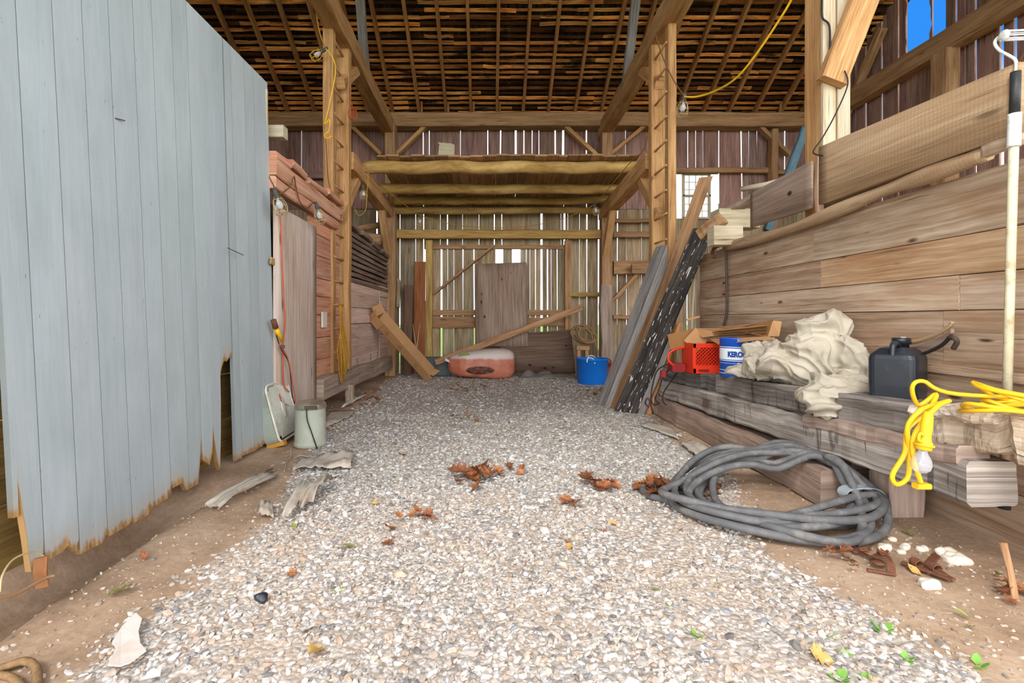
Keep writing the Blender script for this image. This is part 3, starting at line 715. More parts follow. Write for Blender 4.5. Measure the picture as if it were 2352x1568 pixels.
# jagged board edges beside the opening
for (y_, s_) in ((wy0,1),(wy1,-1)):
    q = [(y_, 4.9)]
    for i in range(24): q.append((y_+s_*R.uniform(.0,.05), 4.9+i*.12))
    q.append((y_, 7.7)); mb.prism([V((GX,a,b)) for a, b in q], V((.02,0,0)), tint(), 0, [(b, a) for a, b in q])
mb.obj('wall_gable', M['redwall'], kind='structure', org=(0,0,0))
timber('gable_tie_beam', (GX-.15,3.2,5.0), (GX-.15,9.5,5.0), .2, .3, 'brown', 'long horizontal beam across the right gable under the sky opening', 'beam', seg=12)
timber('gable_post', (GX-.2,yofpx(2170,GX-.2),2.0), (GX-.2,yofpx(2170,GX-.2),4.85), .2, .25, 'brown', 'broad post under the gable beam, right of the sky opening', 'post', up=(0,1,0))
timber('gable_brace', (GX-.12,9.3,4.0), (GX-.12,7.9,5.9), .12, .12, 'brown', 'slanting brace left of the sky opening in the gable', 'brace')
timber('gable_brace', (GX-.12,7.3,4.2), (GX-.12,6.4,3.6), .1, .12, 'brown', 'short slanting brace below the gable beam', 'brace')
timber('gable_brace', (GX-.12,5.9,4.0), (GX-.12,5.0,5.4), .12, .12, 'brown', 'slanting brace at the near end of the gable', 'brace')
mb = MB()                                               # left gable, closing the far side
for i in range(32):
    y0 = 3+i*.21; top = 5.2+RS*(9.5-max(y0, 4.7)); mb.box((-6.65, y0, 0), (-6.62, y0+.212, top), t=tint(.2,.05))
mb.obj('wall_gable_left', M['redwall'], kind='structure', org=(0,0,0))

# ================================================================ WHITE BOARD WALL
WX = -1.95
def WP(px, py):                                          # pixel on the leaning white wall
    p = PX(px, py, WX)
    return p
def lean(y): return interp(y, [(1.9,.055),(2.4,.05),(3.2,.036),(4.3,.024)])
def wallpt(y, z, off=0.): return V((WX-lean(y)*(z-1.1)+off, y, z))
seams = [6,74,156,223,282,336,377,420,453]
def zb(px, py): return PX(px, py, WX).z
bot = {0:[(20,1110),(26,1170),(18,1185),(34,1240),(40,1313),(70,1290),(92,1262),(110,1240)],
       1:[(114,1268),(130,1252),(150,1266),(166,1250),(182,1262),(186,1246)],
       2:[(187,1256),(206,1250),(228,1236),(250,1212)],
       3:[(254,1216),(262,1212),(300,1196),(317,1178)],
       4:[(319,1182),(340,1164),(366,1142)],
       5:[(368,1144),(384,1140),(402,1118)],
       6:[(405,1108),(412,1126),(440,1112)],
       7:[(442,1110),(464,1102),(474,1050),(480,1010)]}
mb = MB(); TOP = 3.22
def wboard(ya, yb, poly, top=TOP, t=None):
    """poly: lower outline [(y,z)...] running from ya to yb"""
    ru, rv = 0, R.random()*40; zmin = min(z for _, z in poly)
    pts = [(ya, top)]+poly+[(yb, top)]
    # bottom outline is measured from the local lower edge so the worn rim follows it
    loops = []
    for (y, z) in pts: loops.append((y, z))
    # subdivide by rows so the lean follows
    def low(y):
        return interp(y, poly) if len(poly) > 1 else poly[0][1]
    n = 10; rows = [0, .03, .08, .16, .3, .5, .7, .85, 1.]
    b = len(mb.v); th = .025
    ysub = sorted(set([ya, yb]+[y for y, _ in poly if ya < y < yb])); k = len(ysub)
    for side in (0, 1):
        for r in rows:
            for y in ysub:
                z0 = low(y); z = z0+(top-z0)*r; p = wallpt(y, z, -th*side)
                mb.v.append(p)
    nr = len(rows); idn = lambda s, r, c: b+s*nr*k+r*k+c
    t = t or tint(.04,.01)
    def uvq(r, c): z0 = low(ysub[c]); return (rows[r]*(top-z0), rv+ysub[c])
    for r in range(nr-1):
        for c in range(k-1):
            mb.face((idn(0,r,c), idn(0,r,c+1), idn(0,r+1,c+1), idn(0,r+1,c)), [uvq(r,c),uvq(r,c+1),uvq(r+1,c+1),uvq(r+1,c)], t)
            mb.face((idn(1,r+1,c), idn(1,r+1,c+1), idn(1,r,c+1), idn(1,r,c)), [uvq(r+1,c),uvq(r+1,c+1),uvq(r,c+1),uvq(r,c)], t, 1)
        mb.face((idn(0,r,0), idn(0,r+1,0), idn(1,r+1,0), idn(1,r,0)), [uvq(r,0),uvq(r+1,0),uvq(r+1,0),uvq(r,0)], (.6,.6,.58), 0)
        mb.face((idn(0,r+1,k-1), idn(0,r,k-1), idn(1,r,k-1), idn(1,r+1,k-1)), [uvq(r+1,0),uvq(r,0),uvq(r,0),uvq(r+1,0)], (.6,.6,.58), 0)
    for c in range(k-1):
        mb.face((idn(0,0,c+1), idn(0,0,c), idn(1,0,c), idn(1,0,c+1)), [(-.1,rv)]*4, t); mb.face((idn(0,nr-1,c), idn(0,nr-1,c+1), idn(1,nr-1,c+1), idn(1,nr-1,c)), [(2,rv)]*4, t)
def py2(px, py): p = PX(px, py, WX); return (p.y, p.z)
g = .0018
for i in range(8):
    ya, yb = PX(seams[i],700,WX).y, PX(seams[i+1],700,WX).y
    raw = [py2(*q) for q in bot[i]]
    lo_, hi_ = raw[0][0], raw[-1][0]; pl = []
    for (y, z) in raw: pl.append((ya+g+(yb-ya-2*g)*min(1,max(0,(y-ya)/(yb-ya))) , z))
    pl = sorted(pl); pl = [(ya+g, pl[0][1])]+[q for q in pl if ya+g*1.5 < q[0] < yb-g*1.5]+[(yb-g, pl[-1][1])]
    wboard(ya+g, yb-g, pl)
# broken board: hanging point, hole, then the boards by the fan
y453, y520 = PX(453,700,WX).y, PX(519,700,WX).y
def yp(px): return PX(px,900,WX).y
wboard(y453+g, yp(480), [(y453+g, .16), (yp(470), .1), (yp(478), .18), (yp(480), .28)])
wboard(yp(480), yp(502), [(yp(480), zb(480,985)), (yp(488), zb(488,1060)), (yp(494), zb(494,1080)), (yp(498), zb(498,1010)), (yp(501), zb(501,930)), (yp(502), zb(502,850))])
wboard(yp(502), yp(530), [(yp(502), zb(502,862)), (yp(506), zb(506,842)), (yp(513), zb(513,826)), (yp(518), zb(518,830)), (yp(523), zb(523,822)), (yp(530), zb(530,815))])
yb_ = yp(523)+.008
for a, b, z in ((523,547,1035),(547,576,1042),(576,596,1040),(596,627,1040)):
    y0, y1 = PX(a,850,WX).y, PX(b,850,WX).y
    if a == 523: y0 = yp(532)
    wboard(y0+g, y1-g, [(y0+g, .02+R.uniform(-.01,.02)), ((y0+y1)/2, .03), (y1-g, .02)])
mb.obj('wall_left', [M['whitepaint'], M['palewood']], kind='structure', org=(0,0,0))
# nail, hook and knots on the boards
mb = MB(); mb.beam(wallpt(2.555,2.17,.0), wallpt(2.60,2.175,.02), .006, .006); mb.obj('bent_nail', M['iron'], label='bent nail sticking out of the white board wall', cat='nail')
mb = MB(); p = PX(528,578,WX); mb.beam(V((p.x+.035,p.y-.1,p.z+.015)), V((p.x+.04,p.y+.12,p.z-.01)), .006, .006); mb.obj('rusty_spike', M['iron'], label='thin rusty spike lying along the white boards near the doorway corner', cat='nail')
mb = MB(); p = PX(616,600,WX); mb.prism([p+V((.01,0,-.02)), p+V((.01,.1,-.03)), p+V((.01,.09,.03)), p+V((.01,.02,.04))], V((.015,0,0))); mb.obj('hinge_plate', M['whitepaint'], label='small metal hinge leaf on the corner of the white wall', cat='hinge')
# room behind the boards
mb = MB()
for i in range(9):
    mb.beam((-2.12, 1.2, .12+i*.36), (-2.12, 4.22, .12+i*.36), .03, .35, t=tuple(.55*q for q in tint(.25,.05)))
mb.obj('wall_inner', M['log'], kind='structure', org=(0,0,0))
MB().box((-4.6,4.27,0), (-1.99,4.3,3.15)).obj('wall_end', M['palewood'], kind='structure', org=(0,0,0))
MB().box(P(612,314,4.45)-V((.3,0,0)), P(661,296,4.55)).obj('timber_end', M['palewood'], label='pale sawn timber end sticking out past the white wall', cat='timber')
MB().box((-6.7,.62,0),(-2.2,.68,5.7)).obj('wall_front', M['redwall'], kind='structure', org=(0,0,0))
# ================================================================ LEFT SHED WALL
SX = -1.99
mb = MB(); z = .36
for k in range(9):
    h_ = R.uniform(.2,.27); mb.beam((SX-.02, 5.3, z+h_/2), (SX-.02, 6.35, z+h_/2), .03, h_-.006, t=tint(.16,.05), m=0, seg=2, jit=.002); z += h_
    if z > 2.3: break
z = .30; k = 0
while z < 1.62:
    h_ = R.uniform(.2,.28); y1 = 9.2
    mb.beam((SX, 6.55, z+h_/2), (SX, 8.55, z+h_/2+R.uniform(-.01,.01)), .03, h_-.006, t=tint(.12,.04), m=1, seg=2, jit=.002)
    mb.beam((SX+.01, 8.56, z+h_/2), (SX+.01, 9.35, z+h_/2), .03, h_-.006, t=tint(.12,.04), m=1, seg=2, jit=.002); z += h_
for k in range(9):
    zz = 1.66+k*.082; mb.beam((SX+.015, 6.5, zz), (SX+.015, 9.35-k*.02, zz-.02+R.uniform(-.012,.012)), .04, .058, t=tint(.15,.04), m=2, seg=4, jit=.004)
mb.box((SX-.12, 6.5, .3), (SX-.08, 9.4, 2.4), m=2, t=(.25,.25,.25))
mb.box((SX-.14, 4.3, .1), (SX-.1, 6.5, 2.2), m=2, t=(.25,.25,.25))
mb.obj('wall_shed', [M['shedred'], M['shed'], M['greyslat']], kind='structure', org=(0,0,0))
timber('shed_beam', (SX,4.3,2.47), (SX,6.2,2.43), .16, .16, 'shedred', 'long reddish beam above the leaning plywood sheet', 'beam')
timber('shed_beam', (SX+.02,4.3,2.325), (SX+.02,6.1,2.29), .1, .11, 'shedred', 'lower reddish plank just under the shed beam', 'beam')
lettering('5', .12, lambda x, y: (SX+.092, 6.12-x, 2.35+y), 'carved_numeral', M['ink'], C.objects['shed_beam'])
for i, (y, l, dz) in enumerate(((4.32,.3,.0),(4.62,.4,.02),(5.1,.55,.0),(5.65,.6,.03),(6.6,.5,-.08),(7.2,.6,-.10),(7.9,.5,-.15),(8.5,.6,-.2))):
    timber('loose_board', (SX-.02+.02*(i%2),y,2.58+dz-(.0 if y<6.4 else .08)), (SX-.02,y+l,2.575+dz-(.0 if y<6.4 else .1)), .2, .07, 'shedred' if y < 6.4 else 'greyslat', ('nearest','second','third','fourth','fifth','sixth','seventh','farthest')[i]+' of the loose board ends lying along the top of the left shed wall', 'board', seg=2, jit=.008)
timber('sill_beam', (SX+.05,5.35,.3), (SX+.05,9.3,.27), .16, .24, 'sillbeam', 'weathered sill beam along the foot of the left shed wall', 'beam', seg=12, jit=.012)
timber('sill_block', PX(804,923,-1.86), PX(804,882,-1.86), .1, .12, 'sillbeam', 'short upright block propping the left sill beam', 'block', up=(0,1,0))
for k, y in enumerate((7.1,7.9,8.4)):
    timber('sill_block', (SX-.02,y,.36), (SX-.02,y,.52), .09, .1, 'sillbeam', ('first','second','third')[k]+' small packing block on the left sill beam beyond the ladder', 'block', up=(0,1,0))
mb = MB(); y0, y1 = 4.29, PX(727,700,-1.93).y
mb.grid(lambda u, v: (-1.925+.008*math.sin(u*4), y0+(y1-y0)*u, (.06+.0*u)+(2.12-.06)*v-.0*u), 8, 10, uvs=(1.2,2.1))
mb.uv = [[(b, a) for a, b in q] for q in mb.uv]
pw = mb.obj('plywood_sheet', M['ply'], label='tall weathered plywood sheet leaning on the left shed wall behind the fan', cat='plywood', thick=.018)
MB().box((SX+.005, PX(740,700,SX).y-.06, PX(740,752,SX).z), (SX+.03, PX(740,700,SX).y+.09, PX(740,716,SX).z)).obj('cover_plate', M['tag'], label='cream square cover plate on the red planks', cat='plate', bevel=.004)
# hay-mow junk seen above the slats
for (a, b, wd, lab) in (((-2.9,8.2,2.45),(-2.1,9.2,2.9),.06,'crooked stick in the tangle above the left slats'),((-3.2,8.6,2.6),(-2.0,8.8,2.55),.1,'rough log lying above the left slats'),((-2.8,9.0,2.9),(-2.15,8.7,2.4),.05,'leaning stick in the tangle above the left slats')):
    MB().tube([a, (V(a)+V(b))/2+V((0,.05,.06)), b], wd, 8, sm=4).obj('rough_stick', M['brown'], label=lab, cat='stick')
# ================================================================ RIGHT LINING WALL
QX = 2.52
rows = [(.02,.30,[(1.5,9)]),(.30,.62,[(1.5,9)]),(.60,.80,[(1.5,9)]),(.80,.85,[(1.5,9)]),
        (.85,1.145,[(1.6,2.62),(2.62,5.7)]),(1.145,1.36,[(1.6,2.55),(2.55,5.7)]),(1.36,1.56,[(1.6,2.36),(2.36,3.62),(3.62,5.7)]),(1.555,1.80,[(1.4,3.68),(3.68,5.7)])]
# seams read off the photo: z of each plank edge along the wall
def zs(px, py): return PX(px, py, QX).z
mb = MB()
edges = [.0, .26, .60, .835, 1.145, 1.335, 1.545, 1.86]
TN_ = [((.8,.78,.76),)*2,((.95,.93,.92),)*2,((1.,.96,.93),)*2,((1.02,.99,.96),(.98,.94,.92)),((1.1,1.1,1.12),(1.18,1.2,1.22)),((1.12,1.,.84),(.95,.9,.88)),((.92,.92,.9),(1.,.98,.96))]
TN = [tuple(tuple(c*.88 for c in q) for q in r) for r in TN_]
cuts = [[2.9],[ ],[3.9],[2.66],[2.57],[3.64],[3.73]]
for (z0, z1), cu, tn in zip(zip(edges, edges[1:]), cuts, TN):
    ys_ = [1.2]+cu+[5.75]
    for a, b, tq in zip(ys_, ys_[1:], tn):
        mb.beam((QX+.015+R.uniform(-.003,.003), a+.002, (z0+z1)/2), (QX+.015+R.uniform(-.003,.003), b-.002, (z0+z1)/2), .03, z1-z0-.004, t=tq, ch=.003)
mb.beam((QX-.012, 1.2, .80), (QX-.012, 3.2, .83), .02, .05, t=tint())           # narrow batten
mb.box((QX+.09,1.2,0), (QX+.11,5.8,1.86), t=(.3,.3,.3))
mb.obj('wall_lining', M['lining'], kind='structure', org=(0,0,0))
mb = MB(); pts = [PX(px, py, QX-.05) for px, py in ((1668,566),(1750,546),(1820,524),(1900,493),(1990,455),(2080,420),(2160,392),(2270,352))]
mb.tube(pts, lambda f: .045+.008*math.sin(f*17), 8, tint(), sm=4); mb.obj('ledge_log', M['sawn'], label='live-edge strip of wood capping the right plank wall', cat='ledge')
def plank(name, X, quad, mat, label, th=.04, cat='plank'):
    pts = [PX(px, py, X) for px, py in quad]; mb = MB(); n = 14
    (a, b, c, d) = pts     # top-left, top-right, bottom-right, bottom-left
    mb.grid(lambda u, v: (d+(c-d)*u)*(1-v)+(a+(b-a)*u)*v+V((.006*N3(u*4,v*2),0,0)), n, 2, tint(), uvs=((b-a).length, (a-d).length))
    return mb.obj(name, M[mat], label=label, cat=cat, thick=th, solid_off=1)
plank('wide_plank', QX-.06, ((1893,338),(2360,142),(2360,300),(1893,470)), 'sawn', 'wide saw-marked plank set high on the right wall')
plank('short_plank', QX-.05, ((2268,300),(2360,268),(2360,330),(2268,362)), 'lining', 'short plank under the near end of the wide saw-marked plank')
plank('plywood_offcut', QX+.0, ((1728,444),(1868,370),(1868,478),(1728,523)), 'plydark', 'grey plywood offcut on top of the right wall beside the tall post', .02, 'plywood')
timber('cleat', PX(1882,490,QX-.03), PX(1882,362,QX-.03), .05, .05, 'lining', 'upright cleat between the plywood offcut and the wide plank', 'cleat', up=(0,1,0), seg=3)
plank('backing_board', QX+.08, ((1893,470),(2270,310),(2270,352),(1893,500)), 'plydark', 'grey board seen through the slot under the wide plank')
e = thing('tall_post', 'tall pale timber post rising behind the wide plank on the right', 'post', (2.72,3.88,0))
MB().beam((2.72,3.88,0), (2.72,3.88,6.0), .2, .22, (0,1,0), seg=10, jit=.003, ch=.008).obj('post_shaft', M['golden'], e)
MB().beam((2.66,3.765,1.6), (2.66,3.765,6.0), .1, .03, (0,1,0), seg=4).obj('side_board', M['palewood'], e)
MB().beam((2.775,3.765,1.6), (2.775,3.765,6.0), .1, .03, (0,1,0), seg=4).obj('side_board', M['palewood'], e)
timber('post_brace', P(1908,190,3.72), P(1994,-30,3.72), .2, .1, 'golden', 'thick diagonal brace on the tall right post', 'brace', up=(0,1,0), seg=6, jit=.003)
MB().tube([P(1888,0,3.73), P(1889,40,3.73), P(1905,60,3.73), P(1906,125,3.73)], .008, 6, sm=5).obj('black_cable', M['blackcord'], label='black cable stapled down the tall right post', cat='cable')
MB().tube([P(1940,162,3.66), P(1947,195,3.66), P(1920,260,3.66), P(1890,315,3.7), P(1868,348,3.6), P(1885,357,3.5), P(1912,360,3.42)], .005, 6, sm=6).obj('thin_wire', M['blackcord'], label='thin wire hanging from the post brace down to the wide plank', cat='wire')
# ================================================================ BACK OF THE BARN
pts = [P(1093,795,9.25), P(1213,795,9.25), P(1209,602,9.42), P(1093,606,9.42)]
mb = MB(); a, b, c, d = pts
mb.grid(lambda u, v: ((a+(b-a)*u)*(1-v)+(d+(c-d)*u)*v)+V((0,.012*math.sin(u*3),0)), 6, 8, uvs=(1,1.7)); mb.uv = [[(y, x) for x, y in q] for q in mb.uv]
mb.obj('plywood_piece', M['plydark'], label='knotty plywood panel leaning against the plank door', cat='plywood', thick=.02)
timber('long_board', P(1000,832,9.0), P(1336,706,9.15), .12, .035, 'brown', 'long narrow board sloping across the plank door', 'board', up=(0,-1,0), seg=6, jit=.003)
mb = MB(); a, b, c, d = P(1148,858,9.2), P(1322,858,9.2), P(1312,757,9.3), P(1150,768,9.3)
mb.grid(lambda u, v: (a+(b-a)*u)*(1-v)+(d+(c-d)*u)*v, 6, 3, (.5,.45,.42), uvs=(1.5,.8)); mb.obj('low_board', M['plydark'], label='low dark brown board standing behind the sack and the rope coil', cat='board', thick=.03)
timber('wood_scrap', P(1137,777,9.1), P(1150,777,9.1), .06, .05, 'palewood', 'small pale wood scrap at the left end of the low dark board', 'scrap')
for (p0, p1, wd, m, lab) in (((963,858,9.25),(965,601,9.42),.22,'orangeboard','orange-brown plank leaning left of the plank door'),((935,860,9.25),(938,655,9.4),.17,'blackboard','dark plank leaning beside the orange-brown plank'),((975,860,9.3),(973,690,9.42),.08,'olivewall','narrow greenish lath leaning left of the door post')):
    mat = 'plydark' if m == 'blackboard' else m
    timber('leaning_plank', P(*p0), P(*p1), wd, .03, mat, lab, 'plank', up=(0,-1,0), seg=4, jit=.003, t=(.5,.42,.36) if m != 'olivewall' else None)
for i, (p0, p1) in enumerate((((958,812,9.1),(948,745,9.3)),((956,812,9.05),(964,742,9.3)))):
    MB().tube([P(*p0), P(*p1)], .008, 6).obj('thin_lath', M['palewood'], label=('left','right')[i]+' of the two thin pale sticks leaning on the dark plank', cat='stick')
MB().tube([P(914,706,9.25), P(915,650,9.3), P(912,640,9.3)], .04, 8, sm=3).obj('hung_tool', M['olivewall'], label='rounded wooden stick standing at the left back post', cat='stick')
# sack
def superbox(mb, lx, ly, lz, nu=36, nv=20, e1=.45, e2=.5, fn=None, t=(1,1,1), c=(0,0,0)):
    sg = lambda q, e: math.copysign(abs(q)**e, q); b = len(mb.v); c = V(c)
    for i in range(nv+1):
        ph = -math.pi/2+math.pi*i/nv
        for j in range(nu):
            th = 2*math.pi*j/nu
            p = V((lx*sg(math.cos(ph),e1)*sg(math.cos(th),e2), ly*sg(math.cos(ph),e1)*sg(math.sin(th),e2), lz*sg(math.sin(ph),e1)))
            mb.v.append((fn(p) if fn else p)+c)
    for i in range(nv):
        for j in range(nu):
            j2 = (j+1)%nu; mb.face((b+i*nu+j, b+i*nu+j2, b+(i+1)*nu+j2, b+(i+1)*nu+j), None, t, 0, True)
e = thing('sack', 'big orange plastic sack with a dark picture, lying at the back of the floor', 'sack', P(1106,858,9.1)*1.0)
e.location.z = .0; WL[e.name].z = 0; e.location.y = 8.95; WL[e.name] = e.location.copy()
mb = MB()
def sackf(p):
    w = .016*N3(p.x*5, p.z*14, p.y*6)+.02*N3(p.x*3, p.y*3, p.z*5+4)
    q = p*(1+w); q.z = p.z*(1+.1*math.sin(p.x*3))+.27; q.z *= (1-.1*max(0,-p.x))
    if p.x < -.4: q.z = .24+(q.z-.24)*(1-.9*(-.4-p.x)); q.y *= .9
    return q
superbox(mb, .62, .32, .26, fn=sackf); mb.obj('sack_body', M['bagorange'], e, local=True)
mb = MB(); mb.grid(lambda u, v: (-.56-.1*v+.02*N3(u*9,v*9), -.2+.4*u, .3+.12*math.sin(u*6)*.3+.05*v), 10, 4); mb.obj('gathered_end', M['white'], e, local=True, thick=.01)
MB().prism([(-.42,-.305,.43),(-.2,-.31,.45),(-.24,-.28,.5),(-.4,-.27,.47)], (0,-.004,0), t=(1,1,1)).obj('green_print', M['leafg'], e, local=True)
mb = MB().box((0,0,0),(.52,.3,.36), ch=.03); o = mb.obj('grey_box', M['greycloth'], label='grey-blue box half hidden behind the left end of the sack', cat='box', org=(0,0,0)); o.location = (P(973,858,9.2).x, 9.1, .0)
# tarp scraps
def scrap(name, corners, mat, label, z=.02, amp=.03, nu=14, nv=8, jag=.12, cat='cloth', group=None, fold=0., seed=0, base=None):
    q = [PG(*c, .01) if base is None else PG(*c, base) for c in corners]; a, b, c, d = q; mb = MB()
    def f(u, v):
        ju = jag*N3(u*7+seed, v*3, 1)*(1 if v in (0,1) else 0); jv = jag*.6*N3(u*3, v*9+seed, 2)*(1 if u in (0,1) else 0)
        uu, vv = u+jv*.6, v+ju
        p = (a+(b-a)*uu)*(1-vv)+(d+(c-d)*uu)*vv
        p.z = (gz(p.x,p.y) if base is None else base)+z+amp*(abs(N3(u*3.1+seed, v*2.2))+.6*abs(N3(u*7+seed, v*3, 5)))+fold*math.sin(v*math.pi)
        return p
    mb.grid(f, nu, nv); return mb.obj(name, M[mat], label=label, cat=cat, group=group, thick=.004)
mb = MB(); qa, qb = V((.52,8.75,0)), V((1.62,8.85,0))
mb.grid(lambda u, v: qa+(qb-qa)*u+V((0,.42*v,.012+.26*max(0,math.sin(math.pi*v))*(.1+.75*abs(N3(u*3.1,v*1.6,4))+.25*abs(N3(u*8,v*5,1)))*math.sin(math.pi*u)**.5)), 26, 12)
mb.obj('grey_tarp', M['greytarp'], label='crumpled grey tarp lying in front of the low dark board', cat='tarp', thick=.004)
# rope coil on a wooden stand
e = thing('rope_stand', 'small upright wooden stand holding the rope coil', 'stand', P(1338,858,8.9))
x0 = P(1338,0,8.9).x
for dx in (-.075,.075): MB().box((x0+dx-.03,8.86,0),(x0+dx+.03,8.94,.55)).obj('leg', M['brown'], e)
MB().box((x0-.12,8.84,.52),(x0+.12,8.96,.6)).obj('top', M['brown'], e)
mb = MB(); pts = []
for i in range(96):
    a = i/96*2*math.pi*7; k = i/96
    pts.append(V((x0+.02+(.19+.05*math.sin(k*23))*math.cos(a)+.02*math.sin(k*40), 8.84-.03*math.sin(k*31)+.06*math.sin(a*.5), .80+(.13+.05*math.cos(k*17))*math.sin(a)-.05*math.cos(a))))
pts += [V((x0+.2,8.8,.7)), V((x0+.26,8.8,.5)), V((x0+.24,8.8,.36))]
mb.tube(pts, .017, 6, sm=4); mb.obj('rope_coil', M['rope'], label='coil of tan rope hung over the wooden stand', cat='rope')
# blue tub
tb = PG(1360,880); e = thing('flexible_tub', 'bright blue flexible tub with rope handles on the gravel', 'tub', tb)
r_ = .265; mb = MB(); mb.lathe([(r_*.9,0),(r_*.93,.02),(r_*1.0,.405),(r_*1.04,.41),(r_*1.04,.43),(r_*.98,.43),(r_*.95,.4),(r_*.88,.03),(0.001,.03)], 40, c=tb); mb.obj('tub_body', M['bluetub'], e)
for s in (-1, 1):
    c_ = tb+V((-.08+.12*(s>0), s*r_*.98, .41))
    MB().tube([c_+V((-.06,0,-.03)), c_+V((-.05,-.01*s,.03)), c_+V((0,-.03*s,.045)), c_+V((.05,-.02*s,.02)), c_+V((.07,0,-.05))], .01, 6, sm=5).obj('handle', M['white'], e, label='white rope handle')
e = thing('fuel_can', 'dark red metal fuel can behind the blue tub', 'can', V((2.12,8.7,0)))
mb = MB(); mb.lathe([(.14,0),(.15,.02),(.15,.22),(.12,.27),(.05,.29)], 24, c=(2.12,8.7,0)); mb.obj('can_body', M['darkred'], e)
MB().tube([(2.03,8.7,.27),(2.05,8.7,.36),(2.18,8.7,.36),(2.2,8.7,.27)], .012, 6, sm=4).obj('handle', M['darkred'], e)
MB().lathe([(.03,.28),(.03,.33),(.0,.33)], 12, c=(2.12,8.62,0)).obj('cap', M['iron'], e)
# long cardboard box
f0, f1 = PG(980,872)+V((0,0,.0)), V((-1.90,8.0,1.10))
e = thing('cardboard_carton', 'long narrow cardboard carton leaning on the left shed wall', 'carton', f0)
ax = (f1-f0).normalized(); sd_ = V((0,-1,0)); up_ = sd_.cross(ax).normalized()*-1
if up_.z < 0: up_ = -up_
th_ = math.radians(38); sd_, up_ = sd_*math.cos(th_)-up_*math.sin(th_), up_*math.cos(th_)+sd_*math.sin(th_)
f0 = f0+V((0,0,.07))
mb = MB(); mb.beam(f0+up_*.09+ax*.03, f1+up_*.09, .21, .18, up_, ch=.003, t=(1,1,1)); mb.obj('carton_body', M['card'], e)
mb = MB().prism([f0+up_*.001+sd_*.108+ax*.05, f0+up_*.178+sd_*.108+ax*.05, f1+up_*.178+sd_*.108-ax*.03, f1+up_*.001+sd_*.108-ax*.03], sd_*.002, t=(1,1,1)); mb.obj('printed_side', M['card2'], e, label='darker brown printed side')
for k, (q, n_) in enumerate(((.22,.10),(.55,.16),(.78,.12))):
    c_ = f0+(f1-f0)*q+sd_*.111+up_*.09
    mb = MB()
    for i in range(3): mb.beam(c_+ax*(-n_/2)+up_*(.03-i*.03), c_+ax*n_/2*R.uniform(.3,1)+up_*(.03-i*.03), .012, .001, (0,-1,0), ch=.0002, t=(1,1,1))
    mb.obj('printed_mark', M['cardtape'], e)
for (o0, d1, d2, nm) in ((f1+sd_*.108, up_*.18, (ax*.10-sd_*.02+up_*.07),'end_flap'),(f1+up_*.18+sd_*.1, -sd_*.2, ax*.17+up_*.03,'end_flap'),(f1+sd_*.1, -sd_*.2, ax*.02-up_*.2,'end_flap'),(f1+up_*.18+sd_*.11, -ax*.18, sd_*.03-up_*.17,'end_flap'),(f0+up_*.18+sd_*.1+ax*.03,-sd_*.2,-ax*.1+up_*.07,'end_flap'),(f0+sd_*.108+ax*.03, up_*.18, -ax*.13+up_*.02,'end_flap')):
    MB().prism([o0, o0+d1, o0+d1+d2, o0+d2], sd_.cross(ax)*.004+sd_*.003, t=(1,1,1)).obj(nm, M['card'], e)

# ================================================================ LEFT SIDE THINGS
# box fan, leaning on the white boards
FY0 = 4.08; fw, fh, fd = .50, .52, .13
e = thing('box_fan', 'old grey-green box fan leaning on the white wall corner', 'fan', (-1.80, 4.33, .03), rot=(0, math.radians(-15), math.radians(2)))
def rrect(w_, h_, r, n=6):
    o = []
    for (cx, cz, a0) in ((w_/2-r,h_-r,0),(-w_/2+r,h_-r,90),(-w_/2+r,r,180),(w_/2-r,r,270)):
        for i in range(n+1):
            a = math.radians(a0+90*i/n); o.append((cx+r*math.cos(a), cz+r*math.sin(a)))
    return o
def ringloft(mb, secs, cap0=True, cap1=True, t=(1,1,1)):
    b = len(mb.v); n = len(secs[0])
    for s_ in secs: mb.v += [V(p) for p in s_]
    for k in range(len(secs)-1):
        for i in range(n):
            j = (i+1)%n; mb.face((b+k*n+i, b+k*n+j, b+(k+1)*n+j, b+(k+1)*n+i), None, t, 0, False)
    if cap0: mb.face([b+i for i in range(n-1,-1,-1)], None, t)
    if cap1: mb.face([b+(len(secs)-1)*n+i for i in range(n)], None, t)
def rr(x, w_, h_, r, dz=0): return [V((x, y, z+dz)) for y, z in rrect(w_, h_, r)]
mb = MB(); ringloft(mb, [rr(-fd,fw-.04,fh-.04,.06,.02), rr(-fd+.015,fw,fh,.07), rr(-.01,fw,fh,.07), rr(-.012,fw-.03,fh-.03,.06,.015), rr(-.09,fw-.03,fh-.03,.06,.015)], True, False); mb.obj('housing', M['fanpaint'], e, local=True)
mb = MB(); ringloft(mb, [rr(-.085,fw-.03,fh-.03,.06,.015)], False, True); mb.obj('inner_back', M['fandark'], e, local=True)
g_ = MB()
g_.tube([V((.0,y,z)) for y, z in [(a*1.0, b) for a, b in rrect(fw-.02,fh-.02,.065)]], .011, 8, closed=True)
for v in g_.v: v.z += .01
for i in range(19):
    y = -fw/2+.035+i*(fw-.07)/18; zz = .035 if abs(y) < .19 else .06
    g_.tube([V((.002,y,zz)), V((.006,y,fh/2)), V((.002,y,fh-zz))], .0045, 6)
for z in (.13,.26,.39): g_.tube([V((-.004,-fw/2+.02,z)), V((-.004,fw/2-.02,z))], .003, 6)
g_.obj('front_grille', M['fantrim'], e, local=True)
mb = MB(); mb.lathe([(.0,.0),(.07,.0),(.075,.004),(.06,.009),(0.001,.010)], 28, M=Matrix.Rotation(math.pi/2,3,'Y'), c=(.008,0,.28), sx=1.25, sy=.62); mb.obj('oval_badge', M['fantrim'], e, local=True)
